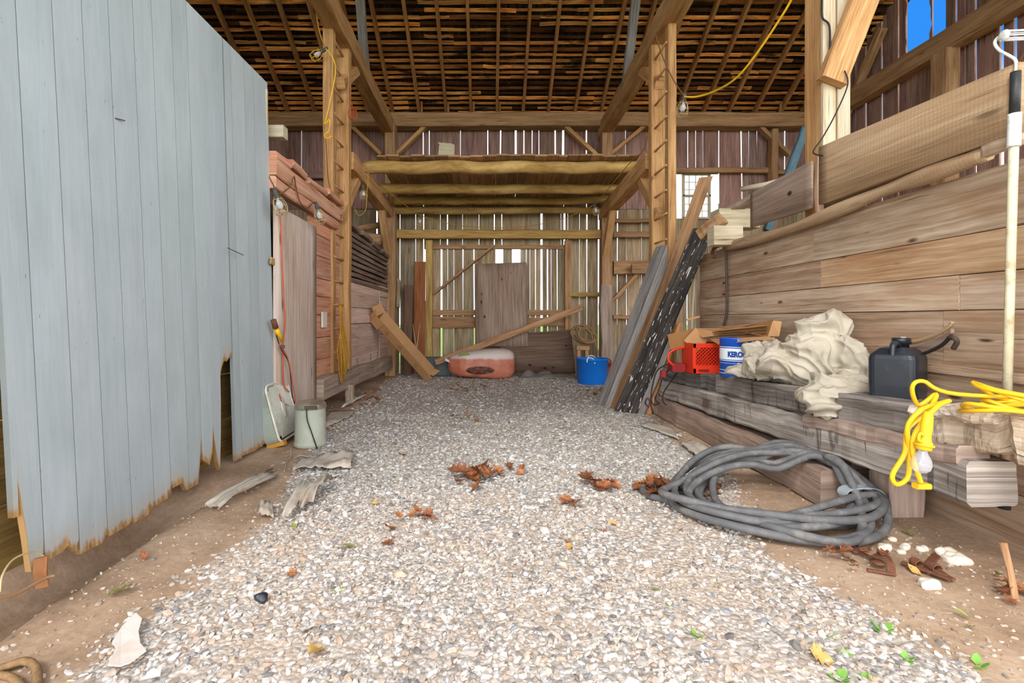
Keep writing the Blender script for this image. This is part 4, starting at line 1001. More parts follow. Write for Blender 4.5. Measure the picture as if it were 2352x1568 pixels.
for k in range(5):
    a = 2*math.pi*k/5; mb = MB(); q = [V((-.05,math.cos(a+d)*r0, .26+math.sin(a+d)*r0)) for r0, d in ((.03,0),(.2,-.35),(.21,.1),(.2,.4),(.03,.5))]
    mb.prism(q, V((.006,0,0)), t=(1,1,1)); mb.obj('blade', M['fandark'], e, local=True)
MB().tube([V((-.06,-.09,fh-.01)), V((-.06,-.08,fh+.03)), V((-.06,.08,fh+.03)), V((-.06,.09,fh-.01))], .012, 8, sm=4).obj('carry_handle', M['goldplastic'], e, local=True, label='amber plastic handle')
for y in (-.2,.2): MB().box((-.12,y-.03,-.02),(.03,y+.03,.015)).obj('foot', M['goldplastic'], e, local=True, label='amber plastic foot')
# pail with chrome lid
pb = PG(713,1022); e = thing('lidded_pail', 'pale grey-green pail with a dull chrome lid beside the box fan', 'pail', pb)
mb = MB(); mb.lathe([(.128,0),(.137,.006),(.137,.035),(.132,.04),(.130,.05),(.126,.33),(.128,.335)], 40, c=pb); mb.obj('pail_body', M['pail'], e)
ld = MB(); ld.lathe([(.132,.325),(.134,.345),(.128,.365),(.105,.385),(.05,.395),(.001,.397)], 40, c=pb, cap=False); lid = ld.obj('lid', M['chrome'], e)
MB().box(pb+V((.0,-.14,.335)), pb+V((.10,-.115,.365))).obj('latch', M['iron'], lid)
MB().tube([pb+V((.02,-.14,.34)), pb+V((.03,-.15,.25)), pb+V((.06,-.14,.15)), pb+V((.09,-.115,.03)), pb+V((.1,-.12,-.0))], .005, 6, sm=6).obj('black_cable', M['blackcord'], label='thin black cord hanging down the front of the pail', cat='cord')
for i, (px, w_, z1, m) in enumerate(((566,.05,.30,'stub'),(577,.035,.27,'rust'))):
    p = PG(px,1036); timber('board_stub', p+V((0,0,-.01)), p+V((-.07,.04,z1)), w_, .02, 'sillbeam' if i else 'greyslat', ('wider','rust-brown narrow')[i]+' board stub leaning on the white wall beside the fan', 'board', up=(0,1,0), seg=2)
# yellow extension cord hung on the left ladder
mb = MB(); c_ = PX(783,700,-1.84); pts = []
for i in range(7):
    o_ = V((R.uniform(-.03,.06), R.uniform(-.12,.12), 0)); lo = .95+R.uniform(-.1,.1)
    pts += [c_+o_*.3+V((0,0,.0)), c_+V((.02,-.06+R.uniform(-.03,.03),-.3)), c_+V((.02+o_.x,-.09+R.uniform(-.03,.05),-.7*lo)), c_+V((.03,o_.y*.5,-.92*lo)), c_+V((.02+o_.x,.1+R.uniform(-.06,.03),-.65*lo)), c_+V((.01,.05+R.uniform(-.03,.03),-.28))]
mb.tube(pts, .0075, 6, sm=5); mb.obj('extension_lead', M['oldyellow'], label='long yellow extension cord hung in a bundle on the left ladder', cat='cord')
# red cord, yellow connector on the plywood
XP = -1.90
MB().tube([PX(x,y,XP) for x,y in ((640,468),(645,520),(648,600),(652,690),(655,740),(650,800),(652,880))]+[PX(664,900,XP+.02)], .006, 6, sm=6).obj('red_cable', M['orangecord'], label='red cord running down the leaning plywood sheet', cat='cord')
MB().tube([PX(x,y,XP+.02) for x,y in ((635,770),(645,800),(662,830),(668,870),(672,912),(680,932))], .005, 6, sm=6).obj('black_cable', M['blackcord'], label='black cord dropping from the yellow connector toward the pail', cat='cord')
MB().tube([PX(x,y,XP+.03) for x,y in ((640,790),(660,820),(672,880),(677,930),(650,925),(642,905))], .005, 6, sm=6).obj('red_cable', M['orangecord'], label='second red cord looping between the plywood and the fan', cat='cord')
e = thing('cord_connector', 'yellow plug connector hanging on the edge of the plywood sheet', 'connector', PX(640,765,XP+.02))
a, b = PX(634,755,XP+.02), PX(648,784,XP+.03)
MB().tube([a, a+(b-a)*.25, a+(b-a)*.3, b], lambda f: .022 if f < .9 else .012, 10).obj('plug_body', M['yellow'], e)
MB().tube([PX(628,735,XP+.02), PX(633,752,XP+.02)], .025, 10).obj('socket_end', M['rust'], e)
MB().lathe([(0.001,-.018),(.018,-.012),(.02,0),(.018,.012),(.001,.018)], 12, c=PX(649,796,XP+.03)).obj('cord_knob', M['socket'], e)

# cage lamps, and the cords they hang on
def cage_lamp(label, loc, rot, wire='wire', bulb='bulb', s=1.):
    e = thing('cage_lamp', label, 'lamp', loc, rot=rot, scale=s)
    MB().lathe([(.0,.03),(.014,.03),(.02,.0),(.024,-.04),(.022,-.07),(.018,-.075),(0.001,-.075)], 14).obj('socket', M['socket'], e, local=True)
    MB().lathe([(.012,-.07),(.014,-.085),(.028,-.115),(.03,-.135),(.024,-.155),(.001,-.165)], 18).obj('bulb', M[bulb], e, local=True)
    mb = MB()
    for k in range(6):
        a = 2*math.pi*k/6; c_, s_ = math.cos(a), math.sin(a)
        mb.tube([(r*c_, r*s_, z) for r, z in ((.024,-.05),(.045,-.085),(.058,-.13),(.058,-.17),(.05,-.205),(.0,-.215))], .0028, 5)
    for r, z in ((.046,-.087),(.0585,-.15),(.050,-.205)): mb.tube([(r*math.cos(2*math.pi*k/20), r*math.sin(2*math.pi*k/20), z) for k in range(20)], .003, 5, closed=True)
    mb.obj('wire_cage', M[wire], e, local=True)
    return e
rd = math.radians
cage_lamp('yellow cage lamp high on the left ladder', P(748,112,5.85), (rd(10),rd(62),0), 'yellowwire')
L_ = cage_lamp('cage lamp nearest the white wall, hung above the plywood sheet', PX(632,440,-1.86), (rd(-5),rd(-20),0))
def lamp(label, loc, rot, s=1.): return dup(L_, loc, rot, label, scale=s)
lamp('cage lamp hung from the shed beam above the red planks', PX(727,470,-1.83), (rd(-10),rd(-18),0))
lamp('cage lamp hanging under the left lower tie beam', P(834,428,6.6), (0,rd(-4),0), .85)
lamp('cage lamp hanging in front of the siding at the left end of the rearmost joist', P(968,494,8.9), (0,rd(14),0))
lamp('cage lamp hanging at the right end of the rearmost joist', P(1366,468,8.6), (0,rd(-10),0))
lamp('cage lamp hanging in front of the roof, right of the right ladder', P(1572,220,5.7), (0,rd(8),0), 1.15)
mb = MB()
for k in range(5):
    a = k*.5; mb.tube([P(810,262,6.2)+V((.06*math.cos(t_)*math.cos(a), .06*math.cos(t_)*math.sin(a), .075*math.sin(t_))) for t_ in [2*math.pi*i/16 for i in range(16)]], .0035, 5, closed=True)
mb.tube([P(810,256,6.2)+V((0,0,.06)), P(803,225,6.3), P(802,200,6.35)], .005, 5)
mb.obj('wire_cage_ball', M['orangecord'], label='round orange wire cage hanging behind the left ladder', cat='lamp cage')
def cord(px_pts, r, mat, label, sm=8):
    return MB().tube([P(*q) for q in px_pts], r, 6, sm=sm).obj('light_cable', M[mat], label=label, cat='cord')
cord([(1822,-10,4.2),(1800,30,4.3),(1740,120,4.6),(1690,180,4.9),(1640,210,5.3),(1600,222,5.55),(1572,222,5.68)], .011, 'yellow', 'bright yellow cord swooping down from the top right to a cage lamp')
cord([(1572,222,5.68),(1545,180,5.75),(1520,125,5.8),(1500,60,5.8)], .007, 'browncord', 'dull cord from the right cage lamp up to the right tie beam')
cord([(725,20,5.8),(733,70,5.8),(745,105,5.82)], .009, 'oldyellow', 'yellow cord dropping to the yellow cage lamp on the left ladder')
cord([(748,112,5.84),(765,135,5.84),(770,170,5.9),(752,260,5.95),(745,285,5.9),(757,275,5.9),(755,300,5.9),(745,310,5.9),(752,318,5.9),(762,312,5.9)], .008, 'yellow', 'yellow cord tied in a loop on the face of the left ladder')
cord([(748,320,5.9),(753,400,5.9),(760,450,5.9),(752,480,5.8),(735,485,5.6)], .006, 'browncord', 'brown cord running down the left ladder to the shed beam')
cord([(618,405,4.3),(628,425,4.3),(640,445,4.3),(665,430,4.5),(675,405,4.55),(680,430,4.7),(690,465,4.8),(705,478,4.95),(720,465,5.1),(728,470,5.15)], .006, 'browncord', 'brown cord looped along the shed beam between two cage lamps')
cord([(838,392,6.7),(880,430,7.4),(930,470,8.2),(968,495,8.9),(1040,515,9.1),(1130,523,9.2),(1220,518,9.2),(1300,500,9.0),(1366,470,8.6)], .007, 'oldyellow', 'thin yellow cord swagged across the barn under the loft')
cord([(1366,470,8.6),(1400,430,8.0),(1450,370,7.2),(1478,345,6.6),(1490,300,6.2),(1498,285,6.1)], .007, 'oldyellow', 'thin yellow cord climbing from the right joist end to the right ladder')
cord([(838,395,6.7),(846,400,6.6),(843,440,6.55),(840,480,6.5),(825,495,6.5),(815,480,6.5)], .006, 'oldyellow', 'yellow cord loop hanging under the left lower tie beam')

# ================================================================ RIGHT: TIMBER STACK
def hewn(p0, p1, wd, ht, mat, label, seg=16, jit=.008, t=None):
    o = MB().beam(p0, p1, wd, ht, (0,0,1), seg=seg, jit=jit, ch=.014, t=t).obj('hewn_timber', M[mat], label=label, cat='timber', group=None)
    return rough(o, 3, .05, .03) if mat == 'palebeam' else rough(o, 2, .12, .014)
hewn((2.0,5.80,.105), (2.03,2.78,.115), .22, .22, 'sillbeam', 'lowest brown timber of the stack, lying on the ground', t=(.8,.75,.72))
hewn((2.04,5.45,.32), (2.14,2.04,.40), .22, .19, 'greybeam', 'long grey axe-hewn timber, second up in the stack', seg=24, t=(1.05,1.03,1.0))
hewn((2.04,5.35,.485), (2.15,4.32,.51), .22, .15, 'greybeam', 'short dark hewn timber at the far end of the stack top', t=(.52,.52,.54))
hewn((2.17,4.30,.515), (2.19,2.30,.605), .28, .17, 'greybeam', 'wide grey timber carrying the bucket and the canvas', t=(.7,.68,.66))
hewn((2.07,3.05,.46), (2.10,2.08,.50), .15, .085, 'sillbeam', 'brown slab jutting out along the near front of the stack', jit=.006)
hewn((2.19,2.28,.61), (2.23,1.72,.625), .24, .17, 'palebeam', 'pale broken timber end nearest the camera on the stack', seg=12, jit=.022)
hewn((2.05,2.3,.665), (2.11,1.98,.685), .10, .05, 'palebeam', 'split slab lying along the broken timber end', seg=5, jit=.012)
hewn((2.13,1.85,.54), (2.26,1.62,.565), .13, .05, 'palebeam', 'splintered piece poking out under the broken timber end', seg=5, jit=.014)
hewn((2.31,2.72,.0), (2.31,2.72,.30), .2, .16, 'sillbeam', 'upright wood block propping the near end of the stack', seg=3)
hewn((2.37,5.6,.13), (2.37,3.0,.13), .2, .24, 'sillbeam', 'timber lying behind the stack against the wall')
hewn((2.38,5.4,.39), (2.40,2.4,.43), .18, .24, 'greybeam', 'rear timber of the stack against the plank wall')
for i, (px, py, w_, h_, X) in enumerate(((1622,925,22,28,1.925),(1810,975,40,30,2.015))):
    p = PX(px,py,X); MB().box(p-V((.004,.06,.035)), p+V((.004,.06,.035)), t=(.3,.25,.22)).obj('mortise_patch', M['sillbeam'], label=('farther','nearer')[i]+' dark patch for the shade of a mortise pocket on the grey hewn timber', cat='mortise')  # thin dark block, the shade of a mortise pocket put into its colour
# black wires and hooks over the far end of the stack
for i, q in enumerate(([(1535,835),(1510,850),(1500,880),(1495,915),(1502,930),(1515,925)],[(1548,842),(1525,860),(1515,890),(1505,915),(1512,925)],[(1565,840),(1545,870),(1525,900),(1522,920),(1530,930)])):
    MB().tube([P(x, y, 4.95-.05*k) for k, (x, y) in enumerate(q)], .007, 6, sm=5).obj('bungee_cord', M['blackcord'], label=('left','middle','right')[i]+' of the three black hooked straps over the far end of the stack', cat='strap')
MB().tube([P(1490,935,5.2), P(1482,925,5.2), P(1490,915,5.15), P(1500,950,5.2)], .01, 6, sm=4).obj('iron_hook', M['iron'], label='small iron hook at the foot of the stack, far end', cat='hook')
MB().box(P(1519,866,4.72), P(1527,850,4.76)).obj('red_tag', M['darkred'], label='small red tag on the black straps', cat='tag')
# leaning boards
def lboard(f0, f1, t0, t1, Yt, mat, label, th=.03, dy=0, yf=None, t=None):
    a = PG(*f0); b = PG(*f1); yt = Yt
    c, d = P(*t1, yt), P(*t0, yt)
    n = (b-a).cross(d-a).normalized()*th
    if n.y < 0: n = -n
    mb = MB(); L0 = (d-a).length; W0 = (b-a).length; ru, rv = R.random()*30, R.random()*30
    k = 8; bq = len(mb.v); t = t or tint(.08,.03)
    for i in range(k+1):
        f = i/k; l = a+(d-a)*f; r = b+(c-b)*f; j = V((R.uniform(-.003,.003), R.uniform(-.003,.003), 0))
        mb.v += [l+j, r+j, r+n+j, l+n+j]
    for i in range(k):
        o_ = bq+i*4
        for e0 in range(4):
            e1 = (e0+1)%4; vv = [0, W0, W0+th, 2*W0+th, 2*W0+2*th]
            mb.face((o_+e0, o_+e1, o_+4+e1, o_+4+e0), [(ru+L0*i/k, rv+vv[e0]),(ru+L0*i/k, rv+vv[e0+1]),(ru+L0*(i+1)/k, rv+vv[e0+1]),(ru+L0*(i+1)/k, rv+vv[e0])], t)
    mb.face((bq+3,bq+2,bq+1,bq), None, t); e_ = bq+k*4; mb.face((e_,e_+1,e_+2,e_+3), None, t)
    return mb.obj('leaning_board', M[mat], label=label, cat='board')
lboard((1370,930),(1396,934),(1506,566),(1536,560),6.0,'greyboard','leftmost grey board leaning beside the right ladder', t=(.75,.74,.74))
lboard((1389,934),(1414,936),(1534,556),(1560,552),5.95,'greyboard','light grey board, second from the left of the leaning boards')
lboard((1400,936),(1436,940),(1556,552),(1584,548),5.9,'brown','brown board in the middle of the leaning boards', t=(.62,.6,.58))
lboard((1434,938),(1444,939),(1576,500),(1585,500),5.88,'orangeboard','thin fresh orange edge board among the leaning boards')
lboard((1418,942),(1450,944),(1606,408),(1638,404),5.86,'brown','tallest board, its top end rising past the back window', t=(.85,.82,.8))
lboard((1410,943),(1462,951),(1592,524),(1638,524),5.45,'blackboard','wide black board with white peeling flecks, front of the leaning boards')
lboard((1462,950),(1480,952),(1540,770),(1552,770),5.3,'greyboard','pale strip leaning just right of the black flecked board')
lboard((1478,950),(1496,950),(1560,740),(1568,740),5.35,'orangeboard','short orange-brown strip, rightmost of the leaning boards')
# pieces on top of the far end of the wall
MB().box(PX(1652,522,QX-.16), PX(1652,478,QX-.16)+V((.42,-.02,0))+V((0,.22,0))).obj('corbel_block', M['palewood'], label='pale flaking beam end on top of the right plank wall', cat='block')
MB().box(P(1640,562,4.8), P(1689,524,4.95)).obj('corbel_block', M['palewood'], label='lower pale block under the flaking beam end', cat='block')
timber('rough_bar', P(1610,540,5.1), P(1660,500,4.9), .12, .12, 'brown', 'rough bar lying behind the tops of the leaning boards', 'bar')
timber('rough_bar', P(1650,500,5.15), P(1735,452,4.75), .14, .06, 'plydark', 'flat board sloping up behind the flaking beam end', 'board')
MB().tube([P(1704,434,5.0), P(1760,424,4.8), P(1800,414,4.7)], .028, 10, tint()).obj('round_pole', M['palewood'], label='pale round pole end lying behind the plywood offcut', cat='pole')
timber('blue_bar', P(1762,530,5.2), P(1850,296,5.4), .09, .05, 'greyboard', 'slanting faded blue bar behind the tall right post', 'bar', up=(0,1,0))
C.objects['blue_bar'].data.materials[0] = M['bluepaint']
e = thing('iron_hook', 'iron hook with a long straight rod hanging from the right wall ledge', 'hook', P(1668,650,4.9))
MB().tube([PX(1667,563,QX-.05), PX(1669,640,QX-.04), PX(1669,715,QX-.03), PX(1662,747,QX-.04)], .013, 8, sm=4).obj('rod', M['iron'], e)
MB().tube([PX(1680,563,QX-.05), PX(1660,562,QX-.08), PX(1643,568,QX-.1), PX(1636,580,QX-.1), PX(1641,592,QX-.08)], lambda f: .022-.006*f, 8, sm=4).obj('curved_arm', M['rust'], e)
MB().tube([P(1596,634,5.55), P(1592,700,5.45), P(1589,770,5.35)], .012, 8).obj('thin_stick', M['palewood'], label='thin pale stick leaning on the plank wall right of the black board', cat='stick')
MB().beam(P(1577,734,4.9), P(1607,727,4.9), .015, .02).obj('wood_splinter', M['orangeboard'], label='small wood splinter stuck on the wall above the cardboard', cat='splinter')

# ================================================================ THINGS ON THE STACK
# kerosene bucket
kc = V((2.17, 4.17, .60)); kr, kh = .153, .335
e = thing('kerosene_bucket', 'blue and white kerosene bucket standing on the timber stack', 'bucket', kc)
def band(z0, z1, mat, name, rr_=0.): MB().lathe([(kr+rr_,z0),(kr+rr_,z1)], 44, c=kc, cap=False).obj(name, M[mat], e)
mb = MB(); mb.lathe([(kr-.006,0),(kr,.004),(kr,kh-.012),(kr+.004,kh-.01),(kr+.004,kh),(kr-.008,kh),(kr-.012,kh-.015),(.001,kh-.015)], 44, c=kc); mb.obj('bucket_body', M['blue'], e)
for z0, z1 in ((.152,.248),(.256,.262),(.140,.146),(.058,.063),(.030,.035),(.12,.1225)): band(z0, z1, 'white', 'white_band', .0012)
def wrap(ang0, z0, r):
    return lambda x, y: (kc.x+r*math.sin(ang0+x/r), kc.y-r*math.cos(ang0+x/r), kc.z+z0+y)
va = math.atan2(kc.x, kc.y)*-1
wk = wrap(va+.13, .178, kr+.0025)
lettering('KEROSENE', .046, lambda x, y: wk(x, y*1.3), 'brand_lettering', M['darkblue'], e, bold=.0035)
for s_, sz, z0 in (('DANGER',.022,.113),('COMBUSTIBLE',.022,.095),('HARMFUL OR FATAL IF SWALLOWED',.0125,.083),('READ CAUTIONS ON BACK PANEL',.0125,.072),('S T A N D A R D',.022,.040),('FIVE GALLONS',.013,.315),('KEROSENE',.013,.30)):
    lettering(s_, sz, wrap(va+.2, z0, kr+.0025), 'small_lettering', M['white'], e, bold=.0004)
# crate
e = thing('milk_crate', 'bright red plastic crate with lattice sides under the cardboard', 'crate', (2.08, 4.68, .57))
x0, x1, y0, y1, z0, z1 = 1.945, 2.24, 4.58, 4.86, .575, .865
mb = MB()
for (a, b) in (((x0,y0,z0),(x1,y0+.012,z0+.05)),((x0,y0,z1-.045),(x1,y0+.012,z1)),((x0,y0,z0),(x0+.03,y0+.012,z1)),((x1-.03,y0,z0),(x1,y0+.012,z1))): mb.box(a, b, t=(1,1,1), ch=.003)
k = 6
for i in range(-5, 9):
    for s_ in (1,-1):
        ax0 = x0+.03+i*.034; pts2 = []
        zz0, zz1 = z0+.075, z1-.05
        xa, xb = (ax0, ax0+.17) if s_ > 0 else (ax0+.17, ax0)
        # clip to the panel
        def cl(xq, zq, xo, zo):
            xl, xr = x0+.03, x1-.03
            if xq < xl: f = (xl-xq)/(xo-xq); return (xl, zq+(zo-zq)*f)
            if xq > xr: f = (xr-xq)/(xo-xq); return (xr, zq+(zo-zq)*f)
            return (xq, zq)
        if max(xa,xb) <= x0+.03 or min(xa,xb) >= x1-.03: continue
        A = cl(xa, zz0, xb, zz1); B = cl(xb, zz1, xa, zz0)
        if abs(A[1]-B[1]) > .02: mb.beam((A[0],y0+.006,A[1]), (B[0],y0+.006,B[1]), .009, .007, (0,1,0), ch=.001, t=(1,1,1), roll=math.pi/2)
mb.box((x0,y0+.002,z0+.045),(x1,y0+.01,z0+.08), t=(1,1,1))
mb.obj('front_side', M['red'], e)
for nm, a, b in (('left_side',(x0,y0+.012,z0),(x0+.012,y1,z1)),('right_side',(x1-.012,y0+.012,z0),(x1,y1,z1)),('rear_side',(x0+.012,y1-.012,z0),(x1-.012,y1,z1)),('crate_floor',(x0+.012,y0+.012,z0),(x1-.012,y1-.012,z0+.012))):
    MB().box(a, b, t=(.8,.8,.8)).obj(nm, M['red'], e)
MB().box((x0+.05,y0-.003,z0+.018),(x0+.15,y0,z0+.042), t=(1,1,1)).obj('worn_print', M['darkred'], e, label='dark worn print')
e = thing('gas_can', 'small dark red can with an orange hose left of the crate', 'can', (1.87,4.78,.575))
MB().box((1.80,4.72,.575),(1.93,4.86,.66), ch=.015, t=(1,1,1)).obj('can_body', M['darkred'], e)
MB().tube([(1.83,4.74,.64),(1.80,4.72,.65),(1.76,4.72,.70),(1.77,4.72,.76),(1.83,4.72,.80),(1.93,4.75,.815)], .011, 8, sm=6).obj('hose', M['red'], e, label='orange flexible hose')
# cardboard on top
e = thing('flattened_cardboard', 'flattened cardboard box spread over the crate and the bucket', 'cardboard', (2.1,4.4,.87))
def cby(px, t): # depth so that the sheet stays between the stack edge (t=0) and the wall (t=1)
    return min(4.86-.25*(1-t), (2.08+.38*t)*F/(px-CX))
def sheet(name, q, m='card', th=.005):
    pts_ = [P(p[0], p[1], cby(p[0], max(0., min(1., (p[2]-4.0)/.9)))) for p in q]; MB().prism(pts_, V((0,.0015,-th)), t=(1,1,1)).obj(name, M[m], e)
sheet('panel', [(1533,768,4.75),(1596,754,4.72),(1598,796,4.6),(1540,802,4.62)], 'card2')
sheet('flap', [(1571,781,4.40),(1598,752,4.46),(1626,781,4.40),(1602,808,4.34)])
sheet('top_panel', [(1596,754,4.6),(1674,754,4.6),(1690,764,4.35),(1612,774,4.3)])
for i in range(7): sheet('layer', [(1625,775-i*2.2,4.25-.01*i),(1760,769-i*3.6,4.28-.01*i),(1762,767-i*3.6,4.75),(1640,768-i*2,4.8)], 'card2' if i%2 else 'card', .004)
sheet('panel', [(1640,752,4.9),(1700,750,4.5),(1774,734,4.5),(1776,738,4.9)])
sheet('panel', [(1690,757,4.2),(1774,734,4.35),(1766,771,4.3),(1755,772,4.2)], 'card2')
sheet('flap', [(1764,771,4.25),(1775,736,4.3),(1796,738,4.4),(1790,771,4.35)])
sheet('long_flap', [(1630,778,4.2),(1765,772,4.15),(1782,779,4.05),(1740,780,4.02),(1650,790,3.98)])
# canvas bundle
def blob_mesh(lobes, vox, post, name):
    bm = bmesh.new()
    for (c, r, rot) in lobes:
        g0 = bmesh.ops.create_icosphere(bm, subdivisions=3, radius=1)
        m_ = Matrix.Translation(V(c))@Euler(rot).to_matrix().to_4x4()@Matrix.Diagonal((*r,1))
        bmesh.ops.transform(bm, matrix=m_, verts=g0['verts'])
    me = bpy.data.meshes.new(name); bm.to_mesh(me); bm.free()
    o = bpy.data.objects.new(name, me); C.objects.link(o)
    rm = o.modifiers.new('r', 'REMESH'); rm.mode = 'VOXEL'; rm.voxel_size = vox
    sm_ = o.modifiers.new('s', 'SMOOTH'); sm_.iterations = 6
    bpy.context.view_layer.update()
    m2 = bpy.data.meshes.new_from_object(o.evaluated_get(bpy.context.evaluated_depsgraph_get())); bpy.data.objects.remove(o)
    ns = [v.normal.copy() for v in m2.vertices]
    for v, n in zip(m2.vertices, ns): v.co = post(v.co.copy(), n)
    mb = MB(); mb.v = [v.co.copy() for v in m2.vertices]
    for p in m2.polygons: mb.face(list(p.vertices), None, (1,1,1), 0, True)
    bpy.data.meshes.remove(m2); return mb
cz = .63; K = V((2.22,3.35,cz))
def ridge(x): return 1-abs(math.sin(x))
def fold(p, n):
    q = p-(K+V((.12,-.1,.0))); a = math.atan2(q.z+.04, q.x-.02+.25*q.y); r = math.hypot(q.x, q.z)
    a += .25*N3(p.x*5, p.y*5, p.z*5)
    s1 = abs(math.sin(a*7+1.4*N3(p.x*4, p.y*3, p.z*4))); s2 = abs(math.sin(a*16+2.2*N3(p.x*8,p.y*8,p.z*8)))
    d = (.040*(1-s1)**1.6+.022*(1-s2)**1.6-.012)*min(1, r/.10)+.022*N3(p.x*6, p.y*6, p.z*6)+.012*(1-abs(N3(p.x*11,p.y*11,p.z*11+3)))**5
    q = p+n*(d-.01); q.z = max(q.z, cz-.012) if q.x > 2.05 else q.z; return q
lobes = [((2.27,3.32,cz+.20),(.22,.20,.24),(0,.2,0)), ((2.28,3.30,cz+.33),(.16,.13,.17),(0,.5,0)), ((2.34,3.25,cz+.40),(.10,.10,.09),(0,.8,0)), ((2.14,3.42,cz+.13),(.22,.16,.13),(0,.3,0)), ((2.08,3.62,cz+.12),(.15,.13,.12),(0,-.2,0)), ((2.05,3.72,cz+.19),(.07,.08,.10),(0,.3,0)), ((2.14,3.62,cz+.20),(.07,.08,.11),(0,-.2,0)), ((2.02,3.80,cz+.06),(.12,.1,.05),(0,0,0)),
         ((2.36,3.12,cz+.16),(.09,.12,.2),(0,-.3,0)), ((2.24,3.02,cz+.05),(.22,.12,.07),(0,.1,0)), ((2.08,3.0,cz+.03),(.16,.11,.07),(0,-.3,0)), ((2.0,2.92,cz-.02),(.09,.10,.07),(0,0,0)), ((2.0,2.86,cz-.07),(.07,.08,.07),(0,0,0)), ((2.10,2.88,cz+.02),(.14,.08,.05),(0,0,0)), ((2.28,2.90,cz+.03),(.14,.08,.05),(0,0,0))]
blob_mesh(lobes, .0085, fold, 'canvas_bundle').obj('canvas_bundle', M['canvas'], label='heap of crumpled cream canvas bundled on the timber stack', cat='canvas')
MB().box(P(1728,886,3.75), P(1764,876,3.85)).obj('brown_tray', M['rust'], label='small flat brown tray under the left end of the canvas', cat='tray')
e = thing('printed_box', 'white printed carton tucked between the canvas and the black can', 'carton', P(1975,885,3.05))
o0 = P(1975,870,3.05); MB().box(o0+V((-.09,0,-.05)), o0+V((.14,.06,.06)), t=(1,1,1)).obj('carton_body', M['tag'], e)
lettering('TX', .05, lambda x, y: (o0.x-.03+x, o0.y-.002, o0.z-.0+y), 'print', M['bluepaint'], e, bold=.003)
# black jerry can
JZ = .635; e = thing('jerry_can', 'black plastic jerry can on the near part of the timber stack', 'can', (2.30,2.70,JZ), rot=(0,0,rd(38)))
def rr2(z, w_, d_, r, dx=0): 
    return [V((a+dx, b-d_/2, z)) for a, b in rrect(w_, d_, r, 4)]
mb = MB(); ringloft(mb, [rr2(0,.24,.19,.03), rr2(.008,.262,.212,.035), rr2(.10,.268,.218,.035), rr2(.245,.268,.218,.035), rr2(.268,.255,.205,.035), rr2(.30,.17,.14,.03), rr2(.305,.12,.11,.03)])
mb.obj('can_body', M['blackplastic'], e, local=True, bevel=.006)
MB().tube([(-.115,0,.25),(-.105,0,.305),(-.08,0,.325),(-.02,0,.32),(.03,0,.30)], .016, 10, sm=5).obj('handle', M['blackplastic'], e, local=True)
MB().lathe([(.036,.29),(.036,.32),(.044,.322),(.044,.35),(.04,.356),(.001,.356)], 24, c=(.075,0,0)).obj('screw_cap', M['blackplastic'], e, local=True)
MB().box((.118,-.012,.30),(.13,.012,.36), t=(1,1,1)).obj('cap_strap', M['tag'], e, local=True)
MB().box(P(2006,928,2.6), P(2046,915,2.64), ch=.006).obj('wood_chip', M['brick'], label='small red-brown chip in front of the black can', cat='chip')
MB().beam(P(2050,925,2.6), P(2086,921,2.62), .03, .008).obj('rust_strip', M['rust'], label='thin rusty strip beside the red-brown chip', cat='strip')
e = thing('bentwood_bow', 'curved bentwood piece behind the black can, its tip rising right', 'bentwood', PX(2140,800,QX-.1))
XB = QX-.1
MB().tube([PX(x,y,XB) for x,y in ((2075,788),(2110,783),(2150,768),(2180,750),(2188,740))], lambda f: .013-.004*f, 8, sm=5).obj('upper_strip', M['sawn'], e)
mb = MB(); q0 = [(2070,800),(2100,796),(2140,783),(2170,768),(2183,755)]; q1 = [(2183,765),(2165,785),(2140,800),(2110,813),(2080,815)]
mb.prism([PX(x,y,XB+.02) for x,y in q0+q1], V((.02,0,0))); mb.obj('wide_strip', M['plydark'], e)
MB().tube([PX(x,y,XB-.01) for x,y in ((2085,818),(2120,812),(2160,795),(2186,770))], .009, 8, sm=5).obj('lower_strip', M['blackcord'], e)
MB().tube([PX(2180,776,XB), PX(2192,776,XB-.02), PX(2198,785,XB-.01), PX(2190,800,XB)], .012, 8, sm=4).obj('black_hook', M['iron'], label='black iron hook on the wall at the tip of the bentwood piece', cat='hook')
# yellow work light with its cord on the broken timber
yz = .72
mb = MB(); pts = []
for k in range(5):
    for i in range(8):
        a = 2*math.pi*i/8; rx, ry = .19+.035*math.sin(k*2.1), .12+.03*math.cos(k*1.7)
        x_ = 2.22+rx*math.cos(a)+.02*k-.04; y_ = 1.98+ry*math.sin(a)
        pts.append(V((x_, y_, yz+.012*k+.02*math.sin(a*2+k)+(.06*max(0,-math.cos(a)) if k > 2 else 0))))
pts += [P(2200,905,2.0), P(2120,875,2.05), P(2095,890,2.05), P(2110,930,1.9), P(2150,905,1.9), P(2130,945,1.85), P(2085,985,1.83), P(2078,1040,1.8), P(2050,1090,1.8), P(2060,1112,1.8), P(2085,1095,1.8), P(2088,1040,1.8), P(2085,980,1.8), P(2110,945,1.8), P(2130,935,1.82), P(2180,920,1.85),P(2150,935,1.8), P(2105,990,1.76), P(2096,1030,1.75), P(2106,1080,1.75), P(2115,1108,1.75)]
mb.tube(pts, .0085, 8, sm=7); mb.obj('power_lead', M['yellow'], label='bright yellow cord coiled over the broken timber end', cat='cord')
e = thing('work_light', 'yellow hand work light with a bare bulb hanging off the timber end', 'lamp', P(2113,1000,1.72))
a, b = P(2131,958,1.72), P(2121,1030,1.72); d_ = (b-a).normalized(); q_ = d_.to_track_quat('Z','Y').to_matrix()
MB().lathe([(.001,-.02),(.012,-.02),(.016,.0),(.018,.03),(.017,.07),(.020,.085),(.024,.09),(.024,.115),(.020,.118),(.001,.118)], 18, c=a, M=q_).obj('handle', M['yellow'], e)
